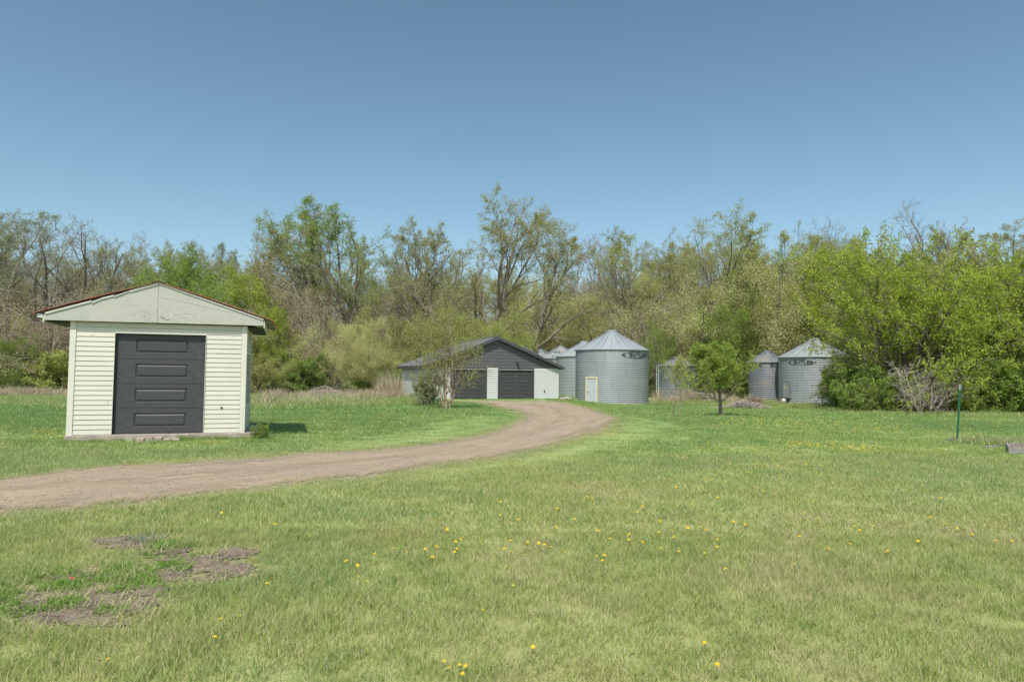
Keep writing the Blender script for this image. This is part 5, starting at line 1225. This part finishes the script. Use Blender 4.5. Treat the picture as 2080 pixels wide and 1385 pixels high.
# rocks and block beside the garage
for i, (px, py, s_, lab) in enumerate([(1141, 808, .16, 'reddish stone nearest the garage corner'), (1147, 807.5, .13, 'small grey stone second from the garage corner'), (1152, 807, .19, 'pale round stone in the middle of the row by the bin'), (1157.5, 807.5, .15, 'dark stone nearest the plank by the bin')]):
    r = np.random.default_rng(i + 5); c0 = ground(px, py + 4); mb = MB(); vs = []; fs = []
    n1, n2 = 5, 8
    for a in range(n1 + 1):
        for b_ in range(n2):
            th = math.pi * a / n1; ph = 2 * math.pi * b_ / n2; q = s_ * (1 + r.normal(0, .08)); vs.append((q * math.sin(th) * math.cos(ph) * 1.2, q * math.sin(th) * math.sin(ph), q * math.cos(th) * .8))
    fs = [(a * n2 + b_, a * n2 + (b_ + 1) % n2, (a + 1) * n2 + (b_ + 1) % n2, (a + 1) * n2 + b_) for a in range(n1) for b_ in range(n2)]
    o = mb.add(vs, fs).build('stone', M['rock']); o.location = (c0[0], c0[1], c0[2] + s_ * .35); tag(o, lab, 'stone', 'stones beside the garage corner')
c0 = ground(1166, 812); o = MB().box(-.8, .8, -.12, .12, -.1, .1).build('plank', M['old_wood'], bev=.01); o.location = c0; tag(o, 'weathered plank lying before the half hidden bin', 'plank')

# ------------------------------------------------------------------ right: green post, timber bed, box
c0 = ground(1944, 897.5); top = at(1950.5, 780, c0[1]); hh = top[2] - c0[2]
ps = empty('metal_post', tuple(c0)); tag(ps, 'thin green metal post leaning at the corner of the garden bed', 'post'); ps.rotation_euler = (0, math.atan2(top[0] - c0[0] + .0, hh), 0)
MB().box(-.024, .024, -.004, .004, -.2, hh * .9).box(-.004, .004, -.03, -.0041, -.2, hh * .9).build('post_shaft', M['green_paint'], ps)
MB().box(-.024, .024, -.004, .004, hh * .9 + .001, hh).box(-.004, .004, -.03, -.0041, hh * .9 + .001, hh).build('post_tip', M['grey_cap'], ps)
for i in range(9): MB().box(-.007, .007, -.036, -.0301, .25 + i * .12, .27 + i * .12).build('stud', M['green_paint'], ps)
bed = empty('garden_bed', tuple(ground(1930, 897))); tag(bed, 'sunken timber edging of the weedy garden bed behind the post', 'garden bed')
g0 = ground(1930, 896); g1 = ground(1965, 893); g2 = ground(2200, 893.5)
def timber(p, q, w=.14, h=.06):
    p = np.array(p) - np.array(bed.location); q = np.array(q) - np.array(bed.location); a = q - p; a[2] = 0; a /= np.linalg.norm(a); s = np.array([-a[1], a[0], 0]) * w / 2
    MB().prism([p - s + [0, 0, -.1], p + s + [0, 0, -.1], p + s + [0, 0, h], p - s + [0, 0, h]], (0, 0, 0), q - p).build('edging_timber', M['old_wood'], bed)
timber(ground(1929, 895.5), ground(1962, 893.8)); timber(ground(1965, 893.5), ground(2030, 893)); timber(ground(2034, 893), ground(2100, 893.4)); timber(ground(2104, 893.5), ground(2260, 895))
timber(ground(2000, 909), ground(2025, 907.5), h=.03)
g0 = ground(2049, 922); bx = empty('raised_planter', tuple(g0)); tag(bx, 'grey weathered wooden planter corner at the right picture edge', 'planter')
bx.rotation_euler = (0, 0, R_(-33)); hgt = at(2049, 907, g0[1])[2] - g0[2]
MB().box(0, 1.6, 0, .04, -.1, hgt).build('side_board', M['old_wood'], bx); MB().box(0, .04, .041, 1.1, -.1, hgt).build('side_board', M['old_wood'], bx); MB().box(1.56, 1.6, .041, 1.1, -.1, hgt).build('side_board', M['old_wood'], bx)
MB().box(.041, 1.559, 1.06, 1.1, -.1, hgt).build('side_board', M['old_wood'], bx); MB().box(.045, 1.555, .045, 1.055, -.1, hgt * .9).build('soil', M['soil'], bx)
zscatter('bed_weeds', [([(1950, 905), (1950, 895), (2120, 895), (2120, 906)], 150), ([(2052, 915), (2060, 905), (2130, 905), (2130, 918)], 60)], [tuft(250 + i, 40, .14, .13, .005, 2, 1.0, .25, 'roughgrass') for i in range(3)], .6, 1.2, 9)
c0 = ground(147, 1182); o = MB().add([(-.02, -.012, .004), (.025, -.006, .01), (.02, .012, .006), (-.015, .01, .012), (0, 0, .018)], [(0, 1, 4), (1, 2, 4), (2, 3, 4), (3, 0, 4)]).build('red_scrap', M['red_scrap']); o.location = c0 + np.array([0, 0, .02]); tag(o, 'small red scrap lying on the bare soil patch', 'scrap')

# ------------------------------------------------------------------ dandelions
mb = MB(); n_ = 14
vs = [(0, 0, .009)]; fs = []
for k in range(n_):
    a = 2 * math.pi * k / n_; a2 = a + math.pi / n_
    vs.append((.011 * math.cos(a), .011 * math.sin(a), .009)); vs.append((.019 * math.cos(a2), .019 * math.sin(a2), .003))
for k in range(n_):
    i0 = 1 + 2 * k; i1 = 1 + 2 * ((k + 1) % n_); fs += [(0, i0, i1), (i0, i0 + 1, i1)]
mb.add(vs, fs); flower = mb.mesh('flower_head')
stemm = MB().tube([(0, 0, -.11), (.004, 0, -.05), (0, 0, .003)], .0022, 4, False).mesh('stem')
pts2 = [(x / 2.971 + 700, y / 2.971 + 980) for x, y in [(547, 257), (625, 333), (617, 315), (700, 371), (713, 356), (833, 370), (597, 401), (670, 401), (676, 424), (664, 448), (483, 422), (555, 433), (529, 470), (300, 443), (372, 454), (181, 461), (10, 496), (77, 529), (83, 605), (129, 623), (937, 229), (966, 269), (1040, 210), (1047, 263), (1057, 293), (1110, 255), (1132, 238), (1155, 298), (1220, 339), (1253, 249), (1275, 288), (1283, 307), (1283, 370), (1283, 190), (1313, 131), (1338, 133), (1104, 401), (1172, 407), (1205, 413), (1122, 459), (928, 440), (965, 437), (1007, 460), (980, 484), (900, 492), (977, 529), (1077, 470), (999, 388), (941, 147), (975, 152), (872, 263), (827, 408), (1432, 141), (1464, 125), (1495, 128), (1500, 170), (1520, 40), (1571, 35), (1521, 78), (1556, 75), (1465, 346), (1528, 334), (1540, 325), (1389, 243), (1521, 424), (1567, 467), (1557, 496), (1521, 490), (1331, 448), (1242, 433), (1671, 65), (1712, 76), (1745, 78), (1632, 149), (1650, 163), (1672, 96), (1766, 203), (1726, 188), (1797, 165), (1800, 180), (1892, 257), (1903, 258), (2002, 178), (2000, 55), (1920, 28), (1897, 343), (1900, 360), (1970, 314), (1987, 355), (2018, 440), (2058, 455), (1908, 416), (1798, 399), (1717, 356), (1717, 374), (1730, 400), (2072, 303), (2070, 346), (1601, 380), (1761, 627), (1016, 662), (833, 806), (1137, 1004), (598, 1091), (693, 1129), (730, 1128), (627, 1157), (711, 1167)]]
pts3 = [(x / 2.588 + 1400, y / 2.588 + 850) for x, y in [(173, 263), (96, 318), (140, 320), (260, 236), (349, 207), (400, 208), (541, 235), (470, 318), (480, 338), (358, 384), (372, 408), (392, 415), (447, 420), (150, 444), (60, 441), (18, 470), (15, 482), (66, 486), (117, 494), (148, 523), (580, 465), (650, 458), (762, 305), (797, 300), (833, 285), (847, 266), (650, 256), (722, 272), (757, 361), (793, 360), (820, 391), (1147, 343), (1229, 377), (1252, 402), (1051, 351), (1057, 307), (983, 182), (1035, 497), (922, 538), (847, 549), (812, 539), (776, 561), (679, 554), (686, 570), (682, 596), (607, 525), (232, 571), (295, 582), (246, 622), (58, 590), (88, 614), (149, 657), (147, 694), (40, 676), (82, 737), (298, 690), (580, 655), (627, 667), (671, 654), (680, 707), (729, 700), (760, 656), (845, 681), (922, 686), (870, 598), (897, 605), (967, 596), (1030, 588), (1114, 602), (1143, 603), (1045, 720), (1203, 682), (1352, 580), (1409, 607), (1268, 539), (1490, 628), (1610, 660), (1696, 678), (1512, 478), (1547, 486), (1588, 399), (1679, 388), (1325, 441), (550, 795), (191, 815), (81, 1192), (149, 1331), (1256, 223)]]
pts1 = [(x / 2.971, y / 2.971 + 1000) for x, y in [(1771, 18), (1337, 147), (1656, 223), (1866, 291), (1612, 573), (1637, 573), (1332, 797), (1446, 791), (1296, 898), (651, 1043)]]
pts4 = [(x / 3.645 + 40, y / 3.645 + 540) for x, y in [(255, 1240), (240, 1225), (268, 1234), (98, 1290), (90, 1300), (105, 1298), (424, 1305), (385, 1295), (522, 1294), (650, 1310), (870, 1307), (905, 1308), (925, 1306), (965, 1290), (1000, 1277), (1020, 1283), (1120, 1270), (1130, 1276), (1108, 1274), (1248, 1298), (1240, 1285), (84, 1158), (1868, 1172), (1895, 1172)]]
DG = [(pts1, 'yellow dandelion in the grass around the bare patch', 'dandelions around the bare patch'), (pts2, 'yellow dandelion in the middle of the foreground lawn', 'dandelions in the middle lawn'), (pts3, 'yellow dandelion on the right half of the lawn', 'dandelions on the right lawn'), (pts4, 'yellow dandelion in front of the small shed', 'dandelions at the shed foot')]
fl0 = None; nd = 0
for pts_, lab, grp in DG:
    for (px, py) in pts_:
        if px < -5 or px > 2090 or py > 1390: continue
        c0 = ground(px, py + 2.0 + max(0, (py - 1000)) * .055)
        # the head stands just above the sward
        h = (.10 if pts_ is pts4 else .07) + random.uniform(-.01, .025)
        if fl0 is None:
            root = empty('dandelion', (0, 0, 0)); o = link('flower_head', flower, root, M['petal']); link('stem', stemm, root, M['stem']); fl0 = root
        else: root = copy_tree(fl0)
        sc_ = random.uniform(.75, 1.1) * (1.35 if pts_ is pts4 else .78 if py > 1200 else 1.0)
        root.location = (c0[0], c0[1], c0[2] + h); root.scale = (sc_,) * 3
        root.rotation_euler = (random.uniform(-.3, .7), random.uniform(-.35, .35), random.uniform(0, 6.28)); tag(root, lab, 'dandelion', grp); nd += 1
print('dandelions', nd)
# far drifts of dandelions
r = np.random.default_rng(77); V = []; Q = []
def drift(poly, n_, sz):
    P_ = zone(r, poly, n_)
    for p in P_:
        b_ = len(V); s_ = sz * .52 * r.uniform(.6, 1.3); z = p[2] + .075
        for k in range(6): V.append((p[0] + s_ * math.cos(k * 1.047), p[1] + s_ * math.sin(k * 1.047), z - .006))
        V.append((p[0], p[1], z + .012))
        for k in range(6): Q.append((b_ + k, b_ + (k + 1) % 6, b_ + 6))
drift([(1460, 868), (1490, 852), (1700, 858), (1860, 866), (1830, 878), (1600, 872)], 200, .03); drift([(1590, 912), (1590, 900), (1690, 905), (1790, 918), (1780, 924), (1680, 916)], 90, .026)
drift([(1300, 990), (1400, 890), (1700, 930), (1700, 990)], 50, .022); drift([(-40, 895), (-40, 870), (135, 872), (135, 897)], 50, .026); drift([(620, 890), (640, 838), (1040, 845), (960, 872)], 120, .03); drift([(1450, 885), (1450, 848), (2050, 850), (2050, 890)], 90, .028)
drift([(1200, 880), (1260, 850), (1450, 855), (1400, 890)], 20, .028); drift([(520, 872), (520, 856), (640, 858), (640, 876)], 16, .028)
me = bpy.data.meshes.new('far_dandelions'); me.from_pydata(V, [], Q); me.update(); o = link('far_dandelions', me, None, M['petal']); tag(o, None, None, None, 'stuff')
print('total tris (unique)', sum(sum(len(p.vertices) - 2 for p in me_.polygons) if len(me_.polygons) < 5000 else 2 * len(me_.polygons) for me_ in bpy.data.meshes))
